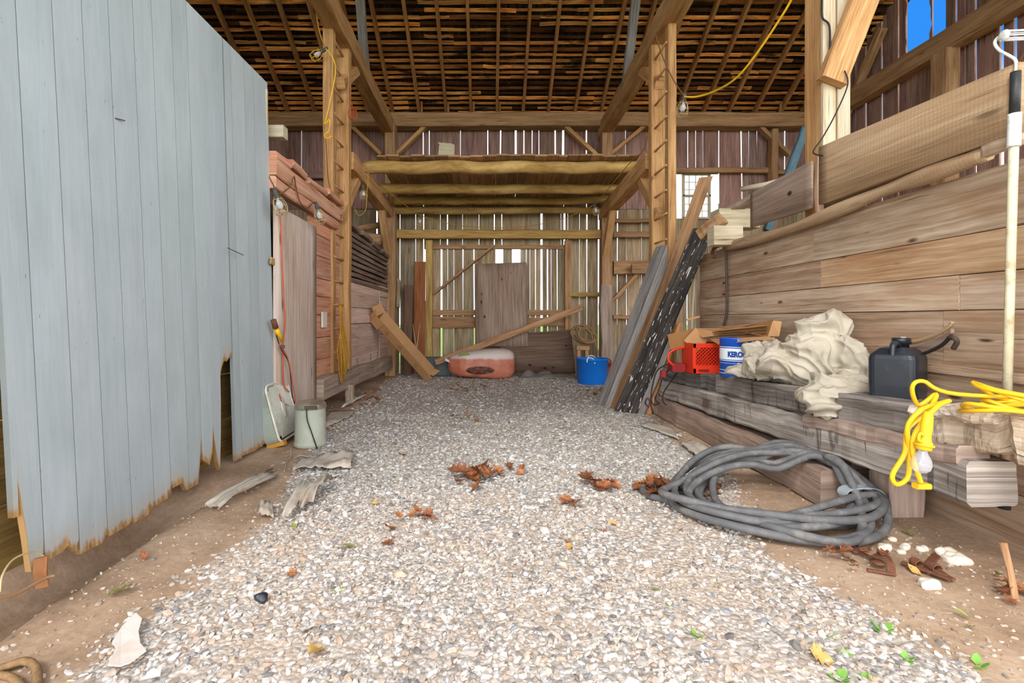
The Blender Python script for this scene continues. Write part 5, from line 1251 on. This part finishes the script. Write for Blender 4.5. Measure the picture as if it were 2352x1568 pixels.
MB().tube([a+d_*.062+V((-.018,-.012,0)), a+d_*.055+V((-.034,-.015,.0)), a+d_*.078+V((-.036,-.015,0)), a+d_*.085+V((-.018,-.012,0))], .005, 6, sm=4).obj('hanger_loop', M['yellow'], e)
MB().tube([a+d_*.1+q_@V((.027*math.cos(t_), .027*math.sin(t_), 0)) for t_ in [2*math.pi*i/18 for i in range(18)]], .004, 6, closed=True).obj('lamp_ring', M['yellow'], e)
MB().lathe([(.012,.115),(.014,.128),(.027,.15),(.031,.168),(.028,.186),(.016,.198),(.001,.202)], 24, c=a, M=q_, cap=False).obj('bulb', M['bulbclear'], e)
MB().tube([a+d_*.125, a+d_*.15+V((.004,0,0)), a+d_*.165+V((-.004,0,0)), a+d_*.17], .003, 6).obj('filament_stem', M['white'], e)
MB().box(P(2110,1125,1.75), P(2124,1106,1.78), ch=.004, t=(1,1,1)).obj('cord_plug', M['yellow'], label='yellow plug hanging at the end of the bright yellow cord', cat='plug')
# paint roller on a pole
pf, pt_ = V((2.40, 2.235, .215)), PX(2333,165,2.42)
e = thing('roller_pole', 'long paint-spattered roller pole leaning on the right wall', 'paint roller', pf)
dr = (pt_-pf)
MB().tube([pf+dr*.16, pf+dr*.5, pf+dr*.86], .0175, 12).obj('pole', M['polepaint'], e)
MB().tube([pf+dr*.055, pf+dr*.16], .019, 12).obj('wood_end', M['sawn'], e)
MB().tube([pf, pf+dr*.055], .023, 12).obj('grip', M['tape'], e)
MB().tube([pf+dr*.83, pf+dr*.835, pf+dr*.90, pf+dr*.905], .024, 14).obj('collar', M['polewhite'], e)
MB().tube([pf+dr*.905, pf+dr*1.0], .019, 12).obj('taped_handle', M['tape'], e)
MB().tube([pt_, PX(2333,140,2.42), PX(2318,128,2.41), PX(2296,116,2.40), PX(2285,100,2.39), PX(2290,88,2.39), PX(2300,84,2.39)], .0065, 8, sm=5).obj('bent_wire_arm', M['polewhite'], e)
c0 = PX(2304,82,2.38)
mb = MB(); mb.lathe([(.001,0),(.024,0),(.026,.004),(.024,.008),(.001,.008)], 16, c=c0, M=Matrix.Rotation(math.pi/2,3,'Y'))
for k in range(7):
    a_ = 2*math.pi*k/7; mb.tube([c0+V((0,.021*math.cos(a_),.021*math.sin(a_))), c0+V((.22,-.02+.021*math.cos(a_),.021*math.sin(a_)))], .003, 6)
mb.obj('roller_cage', M['polewhite'], e)

# ================================================================ HOSE COIL
wrapped = []; mb = MB(); pts = []; n_l = 9; hc = V((1.60,2.74,0))
hr = .0205
for i in range(n_l*22):
    th = i/22*2*math.pi; k = i/22
    rx = .55+.05*math.sin(k*2.3+.5)-.20*(.5+.5*math.sin(k*1.35)); ry = .47+.03*math.cos(k*2.9)-.20*(.5+.5*math.sin(k*1.9+1))
    x_ = hc.x+.05*math.sin(k*1.7)+rx*math.cos(th); y_ = hc.y+.04*math.cos(k*2.2)+ry*math.sin(th)
    # strands gather under the tape at the right
    g_ = sst(math.cos(th-.25), .55, .98); x_ += g_*(2.08-x_)*.55*(1-.25*(k%3)/3); 
    back = sst(y_, 2.75, 3.1)
    z_ = hr+.008+.019*(k%4.)+.17*back*sst(x_, 1.0, 1.7)+.012*math.sin(th*3+k)
    z_ += g_*(.12+.03*(k%3)-z_)*.7
    if y_ > 2.66: x_ = min(x_, 2.0)
    if x_ > 1.82 and y_ > 2.70: z_ = max(z_, .255+.012*(k%3))
    if abs(math.atan2(math.sin(th+.22), math.cos(th+.22))) < .15: wrapped.append(V((x_, y_, z_)))
    pts.append(V((x_, y_, z_)))
pts += [V((1.45,2.42,.09)), V((1.25,2.52,.04)), PG(1600,1190)+V((0,0,.025)), PG(1540,1160)+V((0,0,.02)), PG(1490,1145)+V((0,0,.02)), PG(1476,1128)+V((0,0,.02)), PG(1500,1118)+V((0,0,.02)), PG(1540,1120)+V((0,0,.02)), PG(1575,1128)+V((0,0,.02))]
mb.tube(pts, hr, 10, sm=3); 
he = mb.obj('hose_coil', M['hose'], label='large coil of black rubber hose on the gravel in front of the timber stack', cat='hose')
c_ = sum(wrapped, V())/len(wrapped); rx_ = max(abs(q.x-c_.x) for q in wrapped)+.024; rz_ = max(abs(q.z-c_.z) for q in wrapped)+.024
mb = MB(); ra, rb = [], []
for dy in (-.035,-.012,.012,.035): ra.append([c_+V((rx_*math.cos(t_), dy+.01*math.sin(t_*3), rz_*math.sin(t_))) for t_ in [2*math.pi*i/24 for i in range(24)]])
for dy in (.035,-.035): ra.append([c_+V(((rx_-.006)*math.cos(t_), dy+.01*math.sin(t_*3), (rz_-.006)*math.sin(t_))) for t_ in [2*math.pi*i/24 for i in range(24)]])
ra.append(ra[0]); ringloft(mb, ra, False, False)
mb.obj('tape_wrap', M['ducttape'], he, label='silver tape wrapped round the bundled hose')
# ================================================================ GROUND SCRAPS
scrap('torn_fabric', [(472,1182),(500,1184),(640,1096),(618,1090)], 'fabric', 'long narrow torn cloth strip on the dirt below the white wall', amp=.05, nu=22, nv=5, seed=1, fold=.02)
scrap('torn_fabric', [(642,1205),(720,1160),(765,1105),(690,1130)], 'fabric', 'pale rolled torn cloth at the left edge of the gravel', amp=.07, nu=16, nv=10, seed=2, fold=.05)
scrap('torn_fabric', [(672,1086),(806,1078),(812,1040),(690,1062)], 'fabric', 'grey torn cloth flap on the gravel in front of the pail', amp=.06, nu=16, nv=8, seed=3)
scrap('torn_fabric', [(592,1190),(628,1195),(625,1160),(600,1160)], 'fabric', 'small torn cloth tuft between the two pale cloth strips', amp=.05, nu=8, nv=8, seed=5)
scrap('torn_fabric', [(745,985),(800,962),(815,945),(757,945)], 'fabric', 'grey cloth corner beside the pail at the edge of the gravel', amp=.03, nu=10, nv=6, seed=6)
scrap('torn_fabric', [(782,938),(808,928),(848,905),(815,915)], 'paleplastic', 'pale ragged cloth strip by the left sill block', amp=.04, nu=10, nv=4, seed=7)
scrap('torn_fabric', [(735,1108),(745,1102),(790,1096),(760,1088)], 'paleplastic', 'white torn cloth tip above the rolled cloth', amp=.03, nu=8, nv=4, seed=8)
scrap('torn_fabric', [(1470,978),(1560,1012),(1545,985),(1490,970)], 'fabric', 'grey cloth scrap at the foot of the lowest timber, far end', amp=.02, nu=10, nv=6, seed=9)
scrap('torn_fabric', [(1560,1022),(1640,1085),(1700,1068),(1590,1015)], 'fabric', 'grey cloth strip lying along the lowest timber behind the hose', amp=.05, nu=16, nv=6, seed=10)
mb = MB(); q = [(312,1408),(326,1422),(318,1450),(322,1478),(336,1494),(300,1522),(276,1530),(247,1530),(266,1492),(258,1476),(280,1440)]
mb.prism([PG(x,y,.03)+V((0,0,.008*N3(x*.05,y*.05))) for x,y in q], V((0,0,.004)), t=(1,1,1)); mb.obj('plastic_scrap', M['paleplastic'], label='boot-shaped pale plastic scrap on the gravel in the front left', cat='scrap')
mb = MB(); q = [(340,1545),(352,1537),(365,1540),(372,1528),(368,1552),(330,1560)]
mb.prism([PG(x,y,.025) for x,y in q], V((0,0,.004)), t=(1,1,1)); mb.obj('plastic_scrap', M['white'], label='small white plastic shred near the bottom left corner', cat='scrap')
mb = MB(); superbox(mb, .028, .02, .018, 14, 8, 1, 1, fn=lambda p: p*(1+.5*N3(p.x*60,p.y*60,p.z*60))); o = mb.obj('black_lump', M['blackplastic'], label='shiny black lump on the gravel in the front left', cat='lump', org=(0,0,0)); o.location = PG(602,1384)+V((0,0,.02))
MB().tube([P(-30,1560,1.45)+V((0,0,.02)), PG(15,1548)+V((0,0,.025)), PG(55,1540)+V((0,0,.03)), PG(80,1548)+V((0,0,.025)), PG(86,1580)+V((0,0,.02)), PG(80,1640)+V((0,0,.02))], .012, 8, tint(), sm=6).obj('brown_hose', M['rope'], label='bit of brown hose entering at the bottom left corner', cat='hose')
MB().tube([PG(-30,1560)+V((0,0,.015)), PG(25,1566)+V((0,0,.015)), PG(60,1600)+V((0,0,.015))], .011, 8, tint(), sm=6).obj('brown_hose', M['rope'], label='lower loop of brown hose at the bottom left corner', cat='hose')
p = PX(98,1330,-1.66); MB().beam(p+V((0,0,-.03)), p+V((-.02,.01,.075)), .05, .012, (0,1,0), seg=2, jit=.004).obj('rusty_bracket', M['brick'], label='rusty bracket standing at the foot of the nearest white board', cat='bracket')
MB().tube([PX(0,1360,-1.64), PX(6,1320,-1.66), PX(30,1285,-1.68), PX(70,1268,-1.68), PX(98,1275,-1.68), PX(102,1300,-1.67)], .0035, 6, sm=6).obj('loose_wire', M['wire'], label='loop of loose wire at the foot of the nearest white board', cat='wire')
MB().tube([PX(-10,1375,-1.62), PX(40,1362,-1.62), PX(80,1340,-1.63), PX(110,1325,-1.63), PX(125,1322,-1.62)], .006, 6, sm=4).obj('dry_root', M['brown'], label='dry root along the lip of the trench by the white wall', cat='root')
MB().tube([PG(653,1085)+V((0,0,.01)), PG(660,1062)+V((0,0,.01)), PG(668,1050)+V((0,0,.01)), PG(668,1035)+V((0,0,.02))], .004, 6, sm=5).obj('loose_wire', M['fabric'], label='pale loose wire on the dirt in front of the fan', cat='wire')
MB().tube([PG(676,1055)+V((0,0,.01)), PG(690,1050)+V((0,0,.015)), PG(708,1052)+V((0,0,.01))], .004, 6, sm=5).obj('loose_wire', M['fabric'], label='second short pale wire between the fan and the cloth flap', cat='wire')
# rusty hardware
e = thing('rusty_strap', 'rusty curved strap hardware on the dirt below the hose', 'hardware', PG(2005,1290))
MB().tube([PG(x,y,.02) for x,y in ((1958,1262),(1965,1252),(1973,1258),(1968,1268))], .006, 6, sm=4, closed=True).obj('ring', M['rust'], e)
MB().beam(PG(1968,1264,.02), PG(2025,1290,.025), .018, .012, seg=3, jit=.003).obj('bar', M['rust'], e)
mb = MB(); q = [PG(x,y,z) for x,y,z in ((2005,1280,.03),(2020,1272,.045),(2036,1278,.05),(2046,1295,.04),(2048,1318,.015))]
for a, b in zip(q, q[1:]): mb.beam(a, b+(b-a)*.1, .03, .004, t=(1,1,1))
mb.obj('curved_strap', M['rust'], e)
MB().beam(PG(1992,1308,.015), PG(2052,1318,.015), .02, .01).obj('lower_bar', M['rust'], e)
MB().lathe([(.001,0),(.028,0),(.028,.006),(.001,.006)], 16, c=PG(2015,1292,.03)).obj('disc', M['rust'], e)
e = thing('rusty_spring_trap', 'rusty spring hardware with two coils, right of the strap hardware', 'hardware', PG(2125,1310))
for q0, q1, w_ in (((2072,1290),(2185,1332),.025),((2085,1302),(2150,1300),.02),((2120,1310),(2150,1275),.03),((2150,1310),(2185,1330),.04)):
    MB().beam(PG(*q0,.02), PG(*q1,.02), w_, .008, seg=3, jit=.002).obj('bar', M['rust'], e)
for c_, l_ in ((PG(2105,1292,.035),.06),(PG(2145,1302,.035),.06)):
    MB().tube([c_+V((.018*math.cos(t_*.9), l_*(t_/40-.5)*.6, .018*math.sin(t_*.9))) for t_ in range(41)], .003, 5).obj('coil_spring', M['rust'], e)
timber('wooden_stake', PG(2338,1398,-.03), P(2304,1246,1.92), .026, .02, 'brown', 'thin brown stake stuck in the dirt at the right edge', 'stake', up=(0,1,0), seg=5, jit=.003)
for i, (px, py, s) in enumerate(((2170,1278,.045),(2120,1262,.03),(2195,1290,.05),(2030,1262,.035),(2132,1348,.04),(2045,1240,.02),(2080,1258,.03),(2070,1268,.02))):
    mb = MB(); sd0 = R.random()*50
    s *= .72; superbox(mb, s*1.25, s, s*.75, 22, 14, .7, .7, fn=lambda p: p*(1+.55*N3(p.x*16+sd0, p.y*16, p.z*16)+.3*N3(p.x*45+sd0, p.y*45, p.z*45)))
    o = mb.obj('chalky_stone', M['rock'], label='%s chalky white stone among the rusty hardware on the right' % ('large lumpy','small round','broad flat','low','blocky lower','tiny left','middle-sized','little')[i], cat='stone', org=(0,0,0)); o.location = PG(px,py)+V((0,0,s*.25))
# leaves
def leafmesh(kind, seed):
    mb = MB(); rs = random.Random(seed); n = 11
    if kind == 'lobed': prof = [(0,.0),(.12,.1),(.2,.42),(.34,.22),(.46,.5),(.6,.24),(.74,.34),(.86,.14),(1,.0)]
    else: prof = [(0,.0),(.15,.16),(.35,.27),(.6,.25),(.82,.14),(1,.0)]
    cl_, tw = rs.uniform(.5,1.5), rs.uniform(-.8,.8); b = len(mb.v)
    for (u, w_) in prof:
        for s_ in (-1,-.5,0,.5,1):
            x = (u-.5); y = s_*w_*rs.uniform(.85,1.15)
            z = cl_*.35*y*y*2+.12*math.sin(u*3+seed)+.25*tw*y*x+.05*rs.uniform(-1,1)
            mb.v.append(V((x, y, z)))
    for i in range(len(prof)-1):
        for j in range(4): mb.face((b+i*5+j, b+i*5+j+1, b+(i+1)*5+j+1, b+(i+1)*5+j), None, (1,1,1), 0, True)
    mb.tube([(-.75,0,.02),(-.5,0,-.01),(-.3,0,.0)], .012, 5)
    return mb
LM = {}
def leaf(px, py, size, kind='lobed', mat='leaf', label=None, group=None, z=.012, tone=None):
    v = R.randrange(4); key = (kind, mat, v)
    if key not in LM: LM[key] = leafmesh(kind, v*7+3).mesh('leaf', M[mat], V((0,0,0)))
    o = bpy.data.objects.new('fallen_leaf', LM[key]); C.objects.link(o); p = PG(px, py)
    o.location = (p.x, p.y, gz(p.x,p.y)+z+size*.12); o.rotation_euler = (R.uniform(-.5,.5), R.uniform(-.4,.4), R.uniform(0,6.28)); o.scale = (size,)*3
    tag(o, label, 'leaf', group); return o
def clump(cx, cy, rx, ry, n, s0, s1, label, group, **k):
    for i in range(n):
        a, r = R.uniform(0,6.28), math.sqrt(R.random()); leaf(cx+rx*r*math.cos(a), cy+ry*r*math.sin(a), R.uniform(s0,s1), label=label, group=group, z=R.uniform(.01,.05), **k)
clump(1088,1108,40,26,16,.07,.15,'dry brown leaf in the big clump at the middle of the gravel','leaves in the middle clump')
clump(1170,1092,40,16,7,.05,.08,'small dry brown leaf just right of the middle leaf clump','leaves right of the middle clump')
clump(1378,1118,42,10,7,.08,.13,'dry orange-brown leaf in the clump left of the hose tail','leaves left of the hose tail')
clump(1500,1135,52,24,16,.08,.14,'dry orange-brown leaf heaped around the end of the hose','leaves round the hose end')
clump(1625,1140,30,22,7,.07,.11,'dry brown leaf lying among the left strands of the hose coil','leaves among the hose strands')
clump(1311,1168,15,10,3,.07,.1,'dry brown leaf in the little group in front of the hose tail','leaves in front of the hose tail')
clump(1065,965,45,8,9,.04,.07,'small dark dry leaf in the strip across the middle of the floor','leaves in the dark strip')
clump(1080,893,60,12,16,.05,.09,'dark dry leaf scattered on the far gravel before the sack','leaves before the sack')
clump(830,925,45,20,14,.05,.09,'dark dry leaf in the litter beside the left sill','leaves beside the left sill')
clump(945,1190,50,18,6,.05,.08,'brown leaf in the loose group left of the middle of the floor','leaves left of the middle')
clump(1360,905,30,12,7,.05,.08,'brown leaf by the feet of the leaning boards','leaves by the leaning boards')
clump(1960,1300,90,20,8,.04,.07,'dry leaf scrap mixed with the rusty hardware','leaf scraps in the rusty hardware')
clump(2320,1375,30,20,6,.05,.08,'brown leaf at the foot of the thin stake','leaves at the stake')
for px, py, s, kd, mt, lb in ((278,1372,.085,'lobed','leafg','pale green leaf lying on the dirt in the front left'),(675,1216,.05,'oval','leafg','yellow-green leaf beside the rolled cloth'),(800,1260,.06,'oval','leafg','yellow-green leaf on the gravel left of centre'),(725,1508,.065,'lobed','leafy','crumpled yellow-orange leaf on the front gravel'),(703,1454,.06,'lobed','paleplastic','pinkish flat leaf on the front gravel'),(671,1324,.05,'lobed','leaf','orange-brown leaf where the dirt meets the front gravel'),(895,1222,.10,'oval','leaf','large tan leaf on the gravel left of centre'),(890,1250,.06,'lobed','leaf','smaller tan leaf touching the large tan leaf'),(861,1161,.05,'oval','leafy','small yellow-brown leaf on the gravel left of centre'),(925,1047,.07,'oval','leaf','single orange-brown leaf on the grey gravel'),(905,1022,.05,'oval','leaf','single brown leaf behind the orange-brown one'),(1213,1206,.035,'oval','leafy','small curled yellow leaf right of centre'),(1408,1208,.05,'oval','leafy','pale yellow leaf on the gravel before the hose tail'),(1390,1225,.035,'oval','leaf','small red-brown leaf beside the pale yellow leaf'),(1308,1262,.045,'lobed','leafy','small yellow star-shaped leaf in the right front gravel'),(1303,1250,.035,'oval','leaf','small orange leaf touching the star-shaped leaf'),(1888,1522,.075,'lobed','leafy','tan curled leaf in the right front gravel'),(1835,1182,.08,'oval','leaf','orange leaf on the dirt inside the hose coil'),(1978,1152,.08,'lobed','leafy','tan leaf lying on the right strands of the hose'),(1992,1180,.06,'oval','paleplastic','pale leaf below the tan leaf on the hose'),(2100,1318,.06,'oval','leafy','yellow leaf between the two rusty pieces'),(2292,1328,.05,'oval','leafg','green curled leaf near the stake'),(2210,1420,.045,'oval','leafg','dark green leaf on the pale dirt at the right'),(2230,1447,.03,'lobed','leafg','tiny green leaf below the dark green leaf'),(1505,1360,.04,'oval','leafg','olive leaf on the right front gravel'),(2085,1228,.06,'lobed','leafg','green sprig leaf on the dirt right of the hose'),(330,1298,.05,'oval','leaf','brown leaf half buried on the dirt slope'),(1500,1110,.1,'lobed','leaf','largest orange leaf over the end of the hose')):
    o = leaf(px, py, s, kd, mt, lb)
    if 'strands' in lb or 'on the hose' in lb: o.location.z += .10
# weeds
for i, (px, py, n, s, lb) in enumerate(((2030,1452,6,.04,'tallest green weed sprig in the front right gravel'),(1915,1465,3,.025,'small weed left of the tallest sprig'),(1605,1462,4,.03,'low narrow-leaved weed in the middle of the right gravel'),(2078,1517,5,.028,'three-leafed weed right of the tan leaf'),(1948,1512,4,.025,'weed between the tan leaf and the three-leafed weed'),(2242,1532,4,.035,'weed nearest the bottom right corner'),(1928,1560,6,.035,'leafy weed at the bottom edge below the tan leaf'),(1985,1562,4,.03,'weed at the bottom edge beside the leafy weed'),(1538,1390,4,.022,'tiny weed above the narrow-leaved weed'),(1225,1298,2,.018,'tiny green shoot in the centre gravel'),(777,1358,3,.022,'green shoot in the front left gravel'))):
    e = thing('weed', lb, 'weed', PG(px,py)); c_ = PG(px,py)
    for k in range(n):
        a = R.uniform(0,6.28); d = V((math.cos(a), math.sin(a), R.uniform(.5,1.2)))*s*.72; t0 = c_+V((0,0,-.005))
        mb = MB(); pq = d.cross(V((0,0,1))).normalized()*s*.36; m_ = t0+d*.55; 
        mb.tube([t0, t0+d*.4], .0015, 5); q = [t0+d*.3, t0+d*.6+pq, t0+d*1.0+pq*.7, t0+d*1.25, t0+d*1.0-pq*.7, t0+d*.6-pq]
        mb.prism(q, V((0,0,.001)), t=(1,1,1)); mb.obj('weed_leaf', M['weed'], e)

# name things by what they stand beside rather than by side of the picture
for o in C.objects:
    if o.parent is None and o.get('label'):
        s_ = o['label']
        for a_, b_ in (('left ladder','ladder by the red planks'),('right ladder','ladder by the leaning boards'),('left shed wall','shed wall'),('right plank wall','plank wall'),('right wall','plank wall'),('tall right post','tall pale post'),('right gable','gable wall'),('far right corner','far corner beyond the window'),('right front gravel','front gravel'),('front right gravel','front gravel')): s_ = s_.replace(a_, b_)
        o['label'] = s_
